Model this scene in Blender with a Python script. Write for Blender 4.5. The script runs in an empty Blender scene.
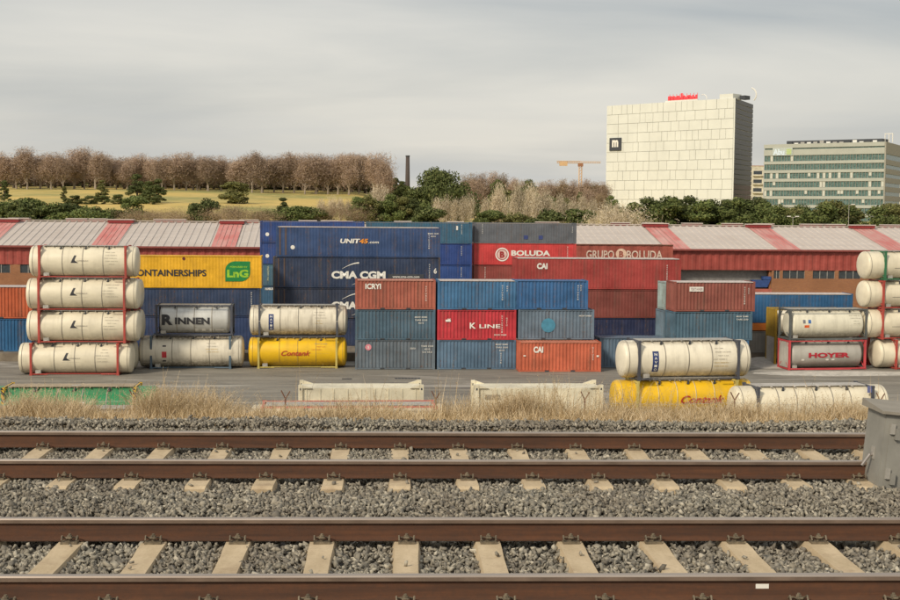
import bpy, bmesh, math, random
import numpy as np
from mathutils import Vector, Matrix
R = math.radians
random.seed(7); rng = np.random.default_rng(7)
scene = bpy.context.scene
COL = scene.collection

# ------------------------------------------------------------------ camera
F = 1327.0                                    # focal length in pixels of a 900 px wide frame
CAMP = Vector((0, 0, 2.45))
YAW, PITCH, ROLL = R(2.16), math.atan(87.5 / F), R(0.5)
CR = Matrix.Rotation(-YAW, 3, 'Z') @ Matrix.Rotation(R(90) - PITCH, 3, 'X') @ Matrix.Rotation(ROLL, 3, 'Z')
cam_d = bpy.data.cameras.new('camera'); cam = bpy.data.objects.new('camera', cam_d); COL.objects.link(cam)
cam.matrix_world = Matrix.Translation(CAMP) @ CR.to_4x4()
cam_d.sensor_width = 36; cam_d.lens = F / 900 * 36; cam_d.clip_start = 0.1; cam_d.clip_end = 9000
scene.camera = cam
scene.render.resolution_x = 1024; scene.render.resolution_y = 683
scene.view_settings.view_transform = 'Standard'; scene.view_settings.look = 'None'
scene.view_settings.gamma = 1; scene.view_settings.exposure = 0.42

# ------------------------------------------------------------------ world and sun
SUN_AZ, SUN_EL = R(220), R(36)                # azimuth clockwise from +Y : behind the camera, to the left
w = bpy.data.worlds.new('World'); scene.world = w; w.use_nodes = True
nt = w.node_tree; N = nt.nodes; Lk = nt.links; N.clear()
def nd(t, **k):
    n = N.new(t)
    for a, b in k.items(): setattr(n, a, b)
    return n
out = nd('ShaderNodeOutputWorld'); bgs = nd('ShaderNodeBackground'); bgc = nd('ShaderNodeBackground')
sky = nd('ShaderNodeTexSky', sky_type='NISHITA', sun_disc=False, sun_elevation=SUN_EL, sun_rotation=SUN_AZ)
sky.air_density = 1.5; sky.dust_density = 3
Lk.new(sky.outputs[0], bgs.inputs[0]); bgs.inputs[1].default_value = 0.10
tc = nd('ShaderNodeTexCoord'); sp = nd('ShaderNodeSeparateXYZ'); Lk.new(tc.outputs['Generated'], sp.inputs[0])
def math_(op, a, b, clamp=False):
    m = nd('ShaderNodeMath', operation=op); m.use_clamp = clamp
    for i, v in enumerate((a, b)):
        if hasattr(v, 'is_output') or isinstance(v, bpy.types.NodeSocket): Lk.new(v, m.inputs[i])
        else: m.inputs[i].default_value = v
    return m.outputs[0]
zc = math_('ADD', math_('MAXIMUM', sp.outputs[2], 0.0), 0.10)
cx = math_('DIVIDE', sp.outputs[0], zc); cy = math_('DIVIDE', sp.outputs[1], zc)
cb = nd('ShaderNodeCombineXYZ'); Lk.new(cx, cb.inputs[0]); Lk.new(cy, cb.inputs[1])
mp = nd('ShaderNodeMapping'); mp.inputs['Scale'].default_value = (0.5, 0.6, 1); mp.inputs['Rotation'].default_value = (0, 0, R(24)); mp.inputs['Location'].default_value = (3.1, .6, 0)
Lk.new(cb.outputs[0], mp.inputs[0])
n1 = nd('ShaderNodeTexNoise'); n1.inputs['Scale'].default_value = 0.8; n1.inputs['Detail'].default_value = 7; n1.inputs['Roughness'].default_value = .48; n1.inputs['Distortion'].default_value = .5
Lk.new(mp.outputs[0], n1.inputs['Vector'])
cr = nd('ShaderNodeValToRGB'); Lk.new(n1.outputs[0], cr.inputs[0])
cr.color_ramp.elements[0].position = .36; cr.color_ramp.elements[0].color = (0.36, 0.38, 0.395, 1)
cr.color_ramp.elements[1].position = .66; cr.color_ramp.elements[1].color = (0.64, 0.615, 0.565, 1)
e = cr.color_ramp.elements.new(.5); e.color = (0.485, 0.485, 0.47, 1)
# paler, warmer band near the horizon
hz = nd('ShaderNodeMapRange'); hz.inputs['From Min'].default_value = 0.0; hz.inputs['From Max'].default_value = .16; hz.inputs['To Min'].default_value = .62; hz.inputs['To Max'].default_value = 0; hz.interpolation_type = 'SMOOTHSTEP'
Lk.new(sp.outputs[2], hz.inputs['Value'])
mh = nd('ShaderNodeMixRGB'); mh.inputs[2].default_value = (0.585, 0.56, 0.50, 1); Lk.new(hz.outputs[0], mh.inputs[0]); Lk.new(cr.outputs[0], mh.inputs[1])
# thin streaky layer low down
mp2 = nd('ShaderNodeMapping'); mp2.inputs['Scale'].default_value = (2.2, 2.2, 34); Lk.new(tc.outputs['Generated'], mp2.inputs[0])
n2 = nd('ShaderNodeTexNoise'); n2.inputs['Scale'].default_value = 1.4; n2.inputs['Detail'].default_value = 6; Lk.new(mp2.outputs[0], n2.inputs['Vector'])
mr2 = nd('ShaderNodeMapRange'); mr2.inputs['From Min'].default_value = .42; mr2.inputs['From Max'].default_value = .68; mr2.inputs['To Max'].default_value = .5; Lk.new(n2.outputs[0], mr2.inputs['Value'])
hz2 = nd('ShaderNodeMapRange'); hz2.inputs['From Max'].default_value = .12; hz2.inputs['To Min'].default_value = 1; hz2.inputs['To Max'].default_value = 0; Lk.new(sp.outputs[2], hz2.inputs['Value'])
ms = nd('ShaderNodeMixRGB'); ms.inputs[2].default_value = (0.40, 0.425, 0.45, 1); Lk.new(math_('MULTIPLY', mr2.outputs[0], hz2.outputs[0]), ms.inputs[0]); Lk.new(mh.outputs[0], ms.inputs[1])
Lk.new(ms.outputs[0], bgc.inputs[0]); bgc.inputs[1].default_value = 0.95
mx = nd('ShaderNodeMixShader'); mx.inputs[0].default_value = .9
Lk.new(bgs.outputs[0], mx.inputs[1]); Lk.new(bgc.outputs[0], mx.inputs[2]); Lk.new(mx.outputs[0], out.inputs[0])
sd = bpy.data.lights.new('sun', 'SUN'); sun = bpy.data.objects.new('sun', sd); COL.objects.link(sun)
sd.energy = 2.2; sd.angle = R(10); sd.color = (1, .89, .72)
sdir = Vector((math.sin(SUN_AZ) * math.cos(SUN_EL), math.cos(SUN_AZ) * math.cos(SUN_EL), math.sin(SUN_EL)))
sun.rotation_euler = sdir.to_track_quat('Z', 'Y').to_euler(); sun.location = sdir * 100

# ------------------------------------------------------------------ helpers: pixels of the photo -> places in the world
def ray(px, py):
    return (CR @ Vector(((px - 450) / F, -(py - 300) / F, -1))).normalized()
def on_z(px, py, z):
    d = ray(px, py); return CAMP + d * ((z - CAMP.z) / d.z)
def at_depth(px, py, D):
    d = CR @ Vector(((px - 450) / F, -(py - 300) / F, -1)); return CAMP + d * D
AL = R(2.64)                                   # the yard's rows are turned a little against the track
U = Vector((math.cos(AL), math.sin(AL), 0)); V = Vector((-math.sin(AL), math.cos(AL), 0))
def on_v(px, py, v):
    d = ray(px, py); p = CAMP + d * ((v - CAMP.dot(V)) / d.dot(V))
    return p.dot(U), p.z
def uv(u, v, z): return U * u + V * v + Vector((0, 0, z))
YZ = on_v(476, 369.5, 115)[1]                  # level of the container yard
def v_at(px, py): return on_z(px, py, YZ).dot(V)   # row whose ground line crosses this pixel
PZ = YZ + .75                                  # level of the loading platform behind

# ------------------------------------------------------------------ helpers: materials
MATS = {}
def new_mat(name):
    m = bpy.data.materials.new(name); m.use_nodes = True
    return m, m.node_tree, m.node_tree.nodes['Principled BSDF']
def nn(t, ty, **k):
    n = t.nodes.new(ty)
    for a, b in k.items(): setattr(n, a, b)
    return n
def noise(t, vec, scale, detail=4, rough=.5, dist=0):
    n = nn(t, 'ShaderNodeTexNoise'); n.inputs['Scale'].default_value = scale; n.inputs['Detail'].default_value = detail
    n.inputs['Roughness'].default_value = rough; n.inputs['Distortion'].default_value = dist
    t.links.new(vec, n.inputs['Vector']); return n.outputs[0]
def rampf(t, v, lo, hi, a=0, b=1):
    m = nn(t, 'ShaderNodeMapRange'); m.inputs['From Min'].default_value = lo; m.inputs['From Max'].default_value = hi
    m.inputs['To Min'].default_value = a; m.inputs['To Max'].default_value = b; t.links.new(v, m.inputs['Value']); return m.outputs[0]
def mixc(t, f, a, b, bt='MIX'):
    m = nn(t, 'ShaderNodeMixRGB', blend_type=bt)
    for i, v in enumerate((f, a, b)):
        if isinstance(v, bpy.types.NodeSocket): t.links.new(v, m.inputs[i])
        elif isinstance(v, (int, float)): m.inputs[i].default_value = v
        else: m.inputs[i].default_value = (*v, 1)
    return m.outputs[0]
def coords(t, scale=(1, 1, 1), shift=True):
    g = nn(t, 'ShaderNodeNewGeometry'); mp = nn(t, 'ShaderNodeMapping'); mp.inputs['Scale'].default_value = scale
    t.links.new(g.outputs['Position'], mp.inputs[0]); return mp.outputs[0]
def bump(t, b, h, strength, dist=.02):
    n = nn(t, 'ShaderNodeBump'); n.inputs['Strength'].default_value = strength; n.inputs['Distance'].default_value = dist
    t.links.new(h, n.inputs['Height']); t.links.new(n.outputs[0], b.inputs['Normal'])
def paint(c, dirt=.5, rust=.75, rough=.55, key=None, grime=(.10, .085, .065)):
    """weathered paint: streaks running down, patches of fading, specks of rust"""
    k = ('paint', c, dirt, rust, rough)
    if k in MATS: return MATS[k]
    m, t, b = new_mat('weathered_paint')
    st = noise(t, coords(t, (2.6, 2.6, .22)), 1.0, 6, .65)
    bl = noise(t, coords(t, (.5, .5, .7)), 1.0, 4, .6)
    fine = noise(t, coords(t, (9, 9, 6)), 1.0, 3, .6)
    fade = tuple(min(1, x * 1.15 + .012) for x in c); dark = tuple(x * .72 for x in c)
    col = mixc(t, rampf(t, bl, .3, .7), dark, fade)
    col = mixc(t, rampf(t, st, .50, .78, 0, dirt), col, grime)
    r = nn(t, 'ShaderNodeMath', operation='MULTIPLY'); t.links.new(rampf(t, st, .5, .62), r.inputs[0]); t.links.new(rampf(t, fine, .56, .66, 0, rust), r.inputs[1])
    col = mixc(t, r.outputs[0], col, (.17, .07, .03))
    t.links.new(col, b.inputs['Base Color']); b.inputs['Roughness'].default_value = rough
    t.links.new(rampf(t, fine, .3, .7, rough - .08, rough + .15), b.inputs['Roughness'])
    dn = noise(t, coords(t, (1.1, 1.1, .8)), 1.0, 2, .5); ad = nn(t, 'ShaderNodeMath', operation='MULTIPLY_ADD'); t.links.new(dn, ad.inputs[0]); ad.inputs[1].default_value = 4.0; t.links.new(fine, ad.inputs[2])
    bump(t, b, ad.outputs[0], .35, .03)
    MATS[k] = m; return m
def plain(name, c, rough=.6, metal=0, var=.2, scale=3, emit=None):
    k = ('plain', name)
    if k in MATS: return MATS[k]
    m, t, b = new_mat(name)
    n = noise(t, coords(t), scale, 5, .6)
    col = mixc(t, rampf(t, n, .3, .7), tuple(x * (1 - var) for x in c), tuple(min(1, x * (1 + var)) for x in c))
    t.links.new(col, b.inputs['Base Color']); b.inputs['Roughness'].default_value = rough; b.inputs['Metallic'].default_value = metal
    MATS[k] = m; return m
def island_mat(name, cols, rough=.8, big=None, trans=0):
    m, t, b = new_mat(name)
    g = nn(t, 'ShaderNodeNewGeometry'); r = nn(t, 'ShaderNodeValToRGB'); t.links.new(g.outputs['Random Per Island'], r.inputs[0])
    el = r.color_ramp.elements
    el[0].position = 0; el[0].color = (*cols[0], 1); el[1].position = 1; el[1].color = (*cols[-1], 1)
    for i, c in enumerate(cols[1:-1]): x = el.new((i + 1) / (len(cols) - 1)); x.color = (*c, 1)
    col = r.outputs[0]
    if big:
        n = noise(t, coords(t), big[0], 3, .5)
        col = mixc(t, rampf(t, n, .35, .65, 0, big[2]), col, big[1])
    oi = nn(t, 'ShaderNodeObjectInfo'); hs = nn(t, 'ShaderNodeHueSaturation'); t.links.new(col, hs.inputs['Color'])
    t.links.new(rampf(t, oi.outputs['Random'], 0, 1, .8, 1.2), hs.inputs['Value']); t.links.new(hs.outputs[0], b.inputs['Base Color'])
    b.inputs['Roughness'].default_value = rough; b.inputs['Specular IOR Level'].default_value = .2
    return m
M_DARK = plain('dark_steel', (.05, .055, .065), .5)
M_STEEL = plain('worn_steel', (.42, .38, .35), .3, .7)
M_WHITE = plain('white_lettering', (.78, .76, .70), .6, var=.06)
M_BLACK = plain('black_lettering', (.03, .03, .035), .6)
M_GALV = plain('galvanised_metal', (.42, .40, .36), .5, .3)
M_RUST = plain('rusty_steel', (.16, .075, .045), .8, 0, .35, 9)
M_GLASS = plain('dark_window_glass', (.05, .06, .07), .15)

# ------------------------------------------------------------------ helpers: meshes and objects
class MB:
    def __init__(s): s.v = []; s.f = []; s.m = []
    def quad(s, a, b, c, d, m=0):
        n = len(s.v); s.v += [a, b, c, d]; s.f.append((n, n + 1, n + 2, n + 3)); s.m.append(m)
    def box(s, x0, x1, y0, y1, z0, z1, m=0):
        n = len(s.v)
        s.v += [(x0, y0, z0), (x1, y0, z0), (x1, y1, z0), (x0, y1, z0), (x0, y0, z1), (x1, y0, z1), (x1, y1, z1), (x0, y1, z1)]
        for q in ((0, 3, 2, 1), (4, 5, 6, 7), (0, 1, 5, 4), (1, 2, 6, 5), (2, 3, 7, 6), (3, 0, 4, 7)):
            s.f.append(tuple(n + i for i in q)); s.m.append(m)
        return s
    def bar(s, p, q, r, k=6, r2=None, m=0):
        p = Vector(p); q = Vector(q); d = (q - p).normalized(); a = d.orthogonal().normalized(); b = d.cross(a)
        n = len(s.v); r2 = r if r2 is None else r2
        for c, rr in ((p, r), (q, r2)):
            for i in range(k):
                t = 2 * math.pi * i / k + math.pi / k; s.v.append(tuple(c + a * math.cos(t) * rr + b * math.sin(t) * rr))
        for i in range(k):
            j = (i + 1) % k; s.f.append((n + i, n + j, n + k + j, n + k + i)); s.m.append(m)
        s.f.append(tuple(n + k + i for i in range(k))); s.m.append(m); s.f.append(tuple(n + i for i in reversed(range(k)))); s.m.append(m)
        return s
    def mesh(s, name, mats=(), smooth=False):
        me = bpy.data.meshes.new(name); me.from_pydata([tuple(v) for v in s.v], [], s.f)
        for m in mats: me.materials.append(m)
        if any(s.m): me.polygons.foreach_set('material_index', s.m)
        if smooth: me.polygons.foreach_set('use_smooth', [True] * len(me.polygons))
        me.update(); return me
def link(name, me, parent=None, loc=None, rot=None, scale=None, mat=None):
    o = bpy.data.objects.new(name, me); COL.objects.link(o)
    if parent: o.parent = parent
    if loc is not None: o.location = loc
    if rot is not None: o.rotation_euler = rot
    if scale is not None: o.scale = scale
    if mat is not None:
        if not len(me.materials): me.materials.append(None)
        o.material_slots[0].link = 'OBJECT'; o.material_slots[0].material = mat
    return o
def tag(o, label=None, cat=None, group=None, kind=None):
    for k, v in (('label', label), ('category', cat), ('group', group), ('kind', kind)):
        if v: o[k] = v
    return o
def empty(name, loc, rz=0, **k):
    o = bpy.data.objects.new(name, None); COL.objects.link(o); o.location = loc; o.rotation_euler = (0, 0, rz); o.empty_display_size = .3
    return tag(o, **k)
UNIT = MB().box(-.5, .5, -.5, .5, -.5, .5).mesh('block')
UNIT.materials.append(None)
def block(name, parent, x0, x1, y0, y1, z0, z1, mat):
    return link(name, UNIT, parent, ((x0 + x1) / 2, (y0 + y1) / 2, (z0 + z1) / 2), None, (x1 - x0, y1 - y0, z1 - z0), mat)
def text_mesh(s, h, w=None, bold=.0, space=1.0, shear=0, bend=None, thick=.012):
    """lettering as a mesh in the x-z plane facing -y, capital height h, stretched to total width w, centred"""
    c = bpy.data.curves.new('lettering', 'FONT'); c.body = s; c.offset = bold; c.extrude = 0; c.space_character = space; c.shear = shear
    c.resolution_u = 3
    o = bpy.data.objects.new('lettering', c); COL.objects.link(o)
    dg = bpy.context.evaluated_depsgraph_get(); me = bpy.data.meshes.new_from_object(o.evaluated_get(dg)); bpy.data.objects.remove(o)
    n = len(me.vertices); co = np.zeros(n * 3); me.vertices.foreach_get('co', co); co = co.reshape(-1, 3)
    x, y = co[:, 0], co[:, 1]; sy = h / max(1e-6, .73); ww = x.max() - x.min(); sx = (w / ww) if w else sy
    nx = (x - (x.max() + x.min()) / 2) * sx; nz = (y - .365) * sy
    ny = np.zeros(n) if bend is None else bend - np.sqrt(np.maximum(bend ** 2 - nz ** 2, 0)) 
    me.vertices.foreach_set('co', np.stack([nx, ny, nz], 1).ravel()); me.materials.clear(); me.materials.append(None); me.update()
    return me
def lettering(parent, s, x, y, z, h, w, mat, bold=.02, **k):
    return link('lettering', text_mesh(s, h, w, bold, **k), parent, (x, y, z), None, None, mat)

# ------------------------------------------------------------------ ground: embankment, yard, hillside, all one sheet
HC = math.cos(AL)
def terr(x, y):
    if y < 17.4: return -.30
    z = -.30 - (y - 17.4) * .62
    if z > YZ - .02: return z
    b = YZ - .02
    v = -math.sin(AL) * x + math.cos(AL) * y
    if v < 225: return b
    k = (v - 225) / 330; lx = x / max(v, 1)           # direction across the picture
    top = 10.3 if lx < -.03 else 10.3 - min(1, (lx + .03) / .06) * 8.5
    s = min(k, 1)
    s = s ** 1.2
    z = b + 8.2 * min(1, (v - 225) / 50) + (top - b - 8.2) * s
    if k > 1: z += min(5, (k - 1) * 330 * .035)
    z += .7 * math.sin(x * .035 + v * .01) * min(1, s * 2) * (1 if s < 1 else .3)
    return z
def sheet(name, xs, ys, fn, mat):
    v = [(x, y, fn(x, y)) for y in ys for x in xs]; nx = len(xs)
    f = [(j * nx + i, j * nx + i + 1, (j + 1) * nx + i + 1, (j + 1) * nx + i) for j in range(len(ys) - 1) for i in range(nx - 1)]
    me = bpy.data.meshes.new(name); me.from_pydata(v, [], f); me.materials.append(mat); me.polygons.foreach_set('use_smooth', [True] * len(f)); me.update()
    return tag(link(name, me), kind='structure')
m, t, b = new_mat('ground_grass_and_dirt')
v0 = coords(t, (1, 1, 1), False); big = noise(t, v0, .018, 5, .6); med = noise(t, v0, .16, 5, .65); fin = noise(t, v0, 1.6, 4, .7)
c = mixc(t, rampf(t, big, .40, .60), (.56, .40, .11), (.27, .26, .08))
c = mixc(t, rampf(t, med, .48, .68, 0, .7), c, (.66, .48, .17))
c = mixc(t, rampf(t, fin, .55, .75, 0, .35), c, (.18, .17, .05))
t.links.new(c, b.inputs['Base Color']); b.inputs['Roughness'].default_value = .95
xs = sorted(set([-2500, -1200, -700, -500] + list(range(-400, 420, 20)) + list(range(-60, 61, 6)) + [500, 700, 1200, 2500]))
ys = [-40, 0, 17.4] + [17.4 + .62 * i for i in range(1, 33)] + [40, 60, 100, 150, 200, 215] + list(range(222, 300, 6)) + list(range(300, 700, 16)) + [800, 1200, 2500, 5000]
sheet('ground', xs, ys, terr, m)

# yard pavement and platform
m, t, b = new_mat('stained_concrete_paving')
v0 = coords(t, (1, 1, 1), False); v1 = coords(t, (.06, .55, 1), False); v2 = coords(t, (.3, 2.2, 1), False)
a1 = noise(t, v1, 1, 6, .62, .6); a2 = noise(t, v2, 1, 5, .6); a3 = noise(t, v0, 6, 4, .7); a4 = noise(t, coords(t, (.045, .13, 1), False), 1, 3, .5, 1)
c = mixc(t, rampf(t, a1, .35, .65), (.19, .172, .142), (.28, .255, .212))
c = mixc(t, rampf(t, a2, .50, .66, 0, .8), c, (.10, .092, .08))
c = mixc(t, rampf(t, a4, .56, .62, 0, .6), c, (.46, .43, .38))
c = mixc(t, rampf(t, a3, .4, .7, 0, .3), c, (.10, .095, .085))
t.links.new(c, b.inputs['Base Color']); t.links.new(rampf(t, a2, .4, .7, .9, .55), b.inputs['Roughness'])
M_YARD = m
mb = MB()
q = [uv(-130, 46, YZ + .004), uv(150, 46, YZ + .004), uv(150, 216, YZ + .004), uv(-130, 216, YZ + .004)]
mb.quad(*[tuple(p) for p in q]); tag(link('yard_pavement', mb.mesh('yard_pavement', [M_YARD])), kind='structure')
m, t, b = new_mat('rough_platform_concrete')
v0 = coords(t, (1, 1, 1), False); a1 = noise(t, v0, .8, 6, .6)
c = mixc(t, rampf(t, a1, .35, .65), (.13, .105, .08), (.24, .20, .15)); t.links.new(c, b.inputs['Base Color']); b.inputs['Roughness'].default_value = .9
M_PLAT = m
pl = MB().box(-75, 72, 0, 50, 0, PZ - YZ - .01).mesh('platform', [M_PLAT])
tag(link('loading_platform', pl, None, uv(0, 121.5, YZ + .01), (0, 0, AL)), kind='structure')
# drain slots and tyre marks in the yard
def drain(px0, px1, py):
    a = on_z(px0, py, YZ); b_ = on_z(px1, py, YZ); L = (b_ - a).length
    o = empty('drain_grate', a, AL, label='dark iron drain channel set in the yard in front of the %s' % ('grey blue boxes' if px0 > 380 else 'yellow tank'), cat='drain')
    for i in range(8): block('grate_bar', o, L * i / 8, L * (i + .8) / 8, 0, .55, .006, .03, M_DARK)
drain(395, 421, 379); drain(342, 352, 379.5)

def heap(px, py, w_, d_, h_, label):  # flattened mound added to stand for a pale patch of yard concrete
    p = on_z(px, py, YZ); g = random.Random(px); v = [(0, 0, h_)]; f = []; n = 18
    for j in range(1, 5):
        for i in range(n):
            a = 2 * math.pi * i / n; r = j / 4 * g.uniform(.85, 1.12); v.append((r * w_ * math.cos(a), r * d_ * math.sin(a), max(.0, h_ * (1 - j / 4) ** 1.2 * g.uniform(.8, 1.2)) if j < 4 else -.02))
    for i in range(n): f.append((0, 1 + i, 1 + (i + 1) % n))
    for j in range(3):
        for i in range(n): a = 1 + j * n + i; b_ = 1 + j * n + (i + 1) % n; f.append((a, a + n, b_ + n, b_))
    me = bpy.data.meshes.new('heap'); me.from_pydata(v, [], f); me.materials.append(plain('pale_concrete', (.48, .45, .40), .9, 0, .25, 2)); me.update()
    tag(link('pale_ground_patch', me, None, p + Vector((0, 0, .01)), (0, 0, AL)), label, 'heap')
heap(766, 362, 3.6, 5.5, .45, 'low pale heap of sand left of the grey boxed tank'); heap(842, 373.5, 8, 2.2, .16, 'long thin spill of pale sand in front of the boxed tanks')
# ------------------------------------------------------------------ container factory
def corrugated(L, H, period, depth, name='side_panel'):
    """front panel in the x-z plane, outside towards -y, recessed 'depth'"""
    n = max(4, round(L / period)); p = L / n; mb = MB(); pts = []
    for i in range(n):
        x = -L / 2 + i * p; pts += [(x, 0), (x + p * .30, 0), (x + p * .5, depth), (x + p * .80, depth)]
    pts.append((L / 2, 0))
    for (xa, ya), (xb, yb) in zip(pts, pts[1:]): mb.quad((xa, ya, 0), (xb, yb, 0), (xb, yb, H), (xa, ya, H))
    return mb.mesh(name, [None])
CACHE = {}
def cget(k, fn):
    if k not in CACHE: CACHE[k] = fn()
    return CACHE[k]
def sp_mesh(k, mb_fn): return cget(k, lambda: mb_fn().mesh(k[0], [None]))
def container(L, H, loc, rz, color, label, group, W=2.44, mat=None, rail=None, doors=None, cat='shipping container', dark_posts=False, flat=False, end_mat=None, period=.30):
    mat = mat or paint(color)
    rm = rail or mat; pm = mat if not dark_posts else dark_posts
    o = empty('shipping_container', loc, rz, label=label, cat=cat, group=group)
    L = round(L, 2); H = round(H, 2); iL = L - .30; iH = H - .30; h = W / 2; X = L / 2
    side = cget(('side', L, H), lambda: corrugated(iL, iH, period, .012 if flat else .055))
    link('side_panel', side, o, (0, -h + .03, .16), None, None, mat)
    link('side_panel', side, o, (0, h - .03, .16), (0, 0, math.pi), None, mat)
    end = cget(('end', H, W), lambda: corrugated(W - .24, iH, .28, .05, 'end_panel'))
    link('end_panel', end, o, (-X + .03, 0, .16), (0, 0, -math.pi / 2), None, end_mat or mat)
    door = sp_mesh(('door', H), lambda: MB().box(-.03, .03, .01, h - .13, .16, H - .14))
    rod = sp_mesh(('locking_rod', H), lambda: MB().bar((0, 0, .12), (0, 0, H - .1), .028, 6))
    for s in (0, math.pi):
        d = link('door', door, o, (X - .06, -.0 if s == 0 else 0, 0), (0, 0, 0), (1, 1 if s == 0 else -1, 1), mat)
        for yy in (.3, .8): link('locking_rod', rod, d, (.06, yy, 0), None, None, M_GALV)
    roof = cget(('roof', L, W), lambda: corrugated(iL, W - .2, .3, .02, 'roof'))
    link('roof', roof, o, (0, h - .1, H - .055), (math.pi / 2, 0, 0), None, rm)
    # the roof sheet lies with its outside up
    post = sp_mesh(('corner_post', H), lambda: MB().box(-.075, .075, -.075, .075, .17, H - .17))
    cast = sp_mesh(('corner_casting',), lambda: MB().box(-.09, .09, -.085, .085, 0, .17).box(-.05, .05, -.0852, -.06, .05, .12))
    for sx in (-1, 1):
        for sy in (-1, 1):
            link('corner_post', post, o, (sx * (X - .076), sy * (h - .076), 0), None, None, pm)
            for z in (0.0, H - .17): link('corner_casting', cast, o, (sx * (X - .09), sy * (h - .086), z), None, None, pm)
    tr = sp_mesh(('top_rail', L), lambda: MB().box(-X + .182, X - .182, -.03, .03, -.07, .0))
    br = sp_mesh(('bottom_rail', L), lambda: MB().box(-X + .182, X - .182, -.04, .04, .02, .15))
    for sy in (-1, 1):
        link('top_rail', tr, o, (0, sy * (h - .034), H - .03), None, None, rm)
        link('bottom_rail', br, o, (0, sy * (h - .05), 0), None, None, mat)
    er = sp_mesh(('end_rail', W), lambda: MB().box(-.04, .04, -h + .172, h - .172, 0, .12))
    for sx in (-1, 1):
        link('end_rail', er, o, (sx * (X - .05), 0, H - .13), None, None, mat); link('end_rail', er, o, (sx * (X - .05), 0, .02), None, None, mat)
    link('floor', sp_mesh(('floor', L), lambda: MB().box(-X + .1, X - .1, -h + .1, h - .1, .06, .13)), o, None, None, None, M_DARK)
    if L < 9:
        fp = sp_mesh(('fork_pocket',), lambda: MB().box(-.19, .19, -.012, .0, .03, .14))
        for s in (-1, 1): link('fork_pocket', fp, o, (s * 1.0 * 1.13, -h + .008, 0), None, None, M_DARK)
    o['L'] = L; o['H'] = H; o['W'] = W
    return o
def put(px0, px1, pyt, pyb, v, z0=None, z1=None, **k):
    """a box whose front face fills the rectangle px0..px1, pyt..pyb of the photograph, standing in row v"""
    pm = (pyt + pyb) / 2
    u0 = on_v(px0, pm, v)[0]; u1 = on_v(px1, pm, v)[0]; xm = (px0 + px1) / 2
    zb = on_v(xm, pyb, v)[1] if z0 is None else z0
    zt = on_v(xm, pyt, v)[1] if z1 is None else z1
    W = k.get('W', 2.44)
    return u1 - u0, zt - zb, uv((u0 + u1) / 2, v + W / 2, zb)
def stack(v, zs, items, group, ry=0):
    """items from the bottom up: (px0, px1, dict); zs = list of levels"""
    res = []
    for i, (a, b_, k) in enumerate(items):
        xm = (a + b_) / 2; u0 = on_v(a, 300, v)[0]; u1 = on_v(b_, 300, v)[0]
        k = dict(k); 
        res.append(container(u1 - u0, zs[i + 1] - zs[i] - .012, uv((u0 + u1) / 2, v + k.get('W', 2.44) / 2, zs[i]), AL + R(ry), group=group, **k))
    return res
def levels(v, px, pys, base=None):
    z = [on_v(px, p, v)[1] for p in pys]
    if base is not None: z[0] = base
    return z
def marks(o, fx, z, n=6, col=M_WHITE, s=.10):
    """the small stencilled code block at the upper corner: short lines of characters"""
    L, H, W = o['L'], o['H'], o['W']
    codes = ['TGHU 4821', '22G1', 'MGW 30480', 'TARE 2230', '4510', 'CU 33.2']
    for i in range(min(n, 3)):
        lettering(o, codes[(i + int(fx * 10)) % 6], (fx - .5) * L, -W / 2 + .0, z - i * .26, .13, .16 * len(codes[(i + int(fx * 10)) % 6]) * .75, col, .01)
def vmarks(o, fx, z0, n=7, col=M_WHITE):
    L, W = o['L'], o['W']; s = 'GVTU5208816'
    mb = None
    for i in range(n): lettering(o, s[i], (fx - .5) * L, -W / 2, z0 - i * .2, .13, .12, col, .01)

C_BLUE = (.035, .13, .30); C_TEAL = (.065, .13, .185); C_GREYBLUE = (.13, .17, .215); C_NAVY = (.018, .035, .095)
C_UNIT = (.022, .06, .17); C_BROWN = (.36, .10, .065); C_RED = (.48, .035, .035); C_ORANGE = (.55, .13, .065); C_MAROON = (.25, .055, .04)
PALE = plain('pale_scuffed_roof_edge', (.50, .44, .42), .7)
G1 = 'twenty foot containers stacked in the front row'
# three stacks in the middle of the front row
vB = 115
z3 = [YZ + .006, *levels(vB, 476, [340, 309.7, 280])]
s = stack(vB, z3, [(355.5, 435.5, dict(color=(.12, .15, .18), label='dull grey corrugated container with a pink round sticker, bottom of its stack')),
    (355.5, 435.5, dict(color=(.065, .12, .17), label='dark teal container between the reddish brown container and the dull grey one')),
    (355.5, 435.5, dict(color=C_BROWN, rail=paint((.50, .22, .16), .2, .2), label='reddish brown container with white leasing letters on top of the teal one'))], G1)
marks(s[1], .82, 2.0); marks(s[0], .90, 2.05, 3); marks(s[0], .72, 1.85, 1)
pk = MB(); 
for i in range(20):
    a, b_ = 2 * math.pi * i / 20, 2 * math.pi * (i + 1) / 20
    pk.quad((0, 0, 0), (.26 * math.cos(a), 0, .26 * math.sin(a)), (.26 * math.cos(b_), 0, .26 * math.sin(b_)), (0, 0, 0))
disc = bpy.data.meshes.new('sticker'); disc.from_pydata([(math.cos(2 * math.pi * i / 24), 0, math.sin(2 * math.pi * i / 24)) for i in range(24)], [], [tuple(range(24))]); disc.materials.append(None)
link('round_sticker', disc, s[0], (-2.35, -1.215, 1.95), None, (.27, 1, .27), plain('pink_sticker', (.70, .25, .30)))
lettering(s[0], '5', -2.35, -1.22, 1.95, .22, .14, M_WHITE)
lettering(s[2], 'ICRYI', -1.95, -1.205, 2.02, .46, 1.35, M_WHITE, .035); vmarks(s[2], .88, 2.0, 7)
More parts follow.
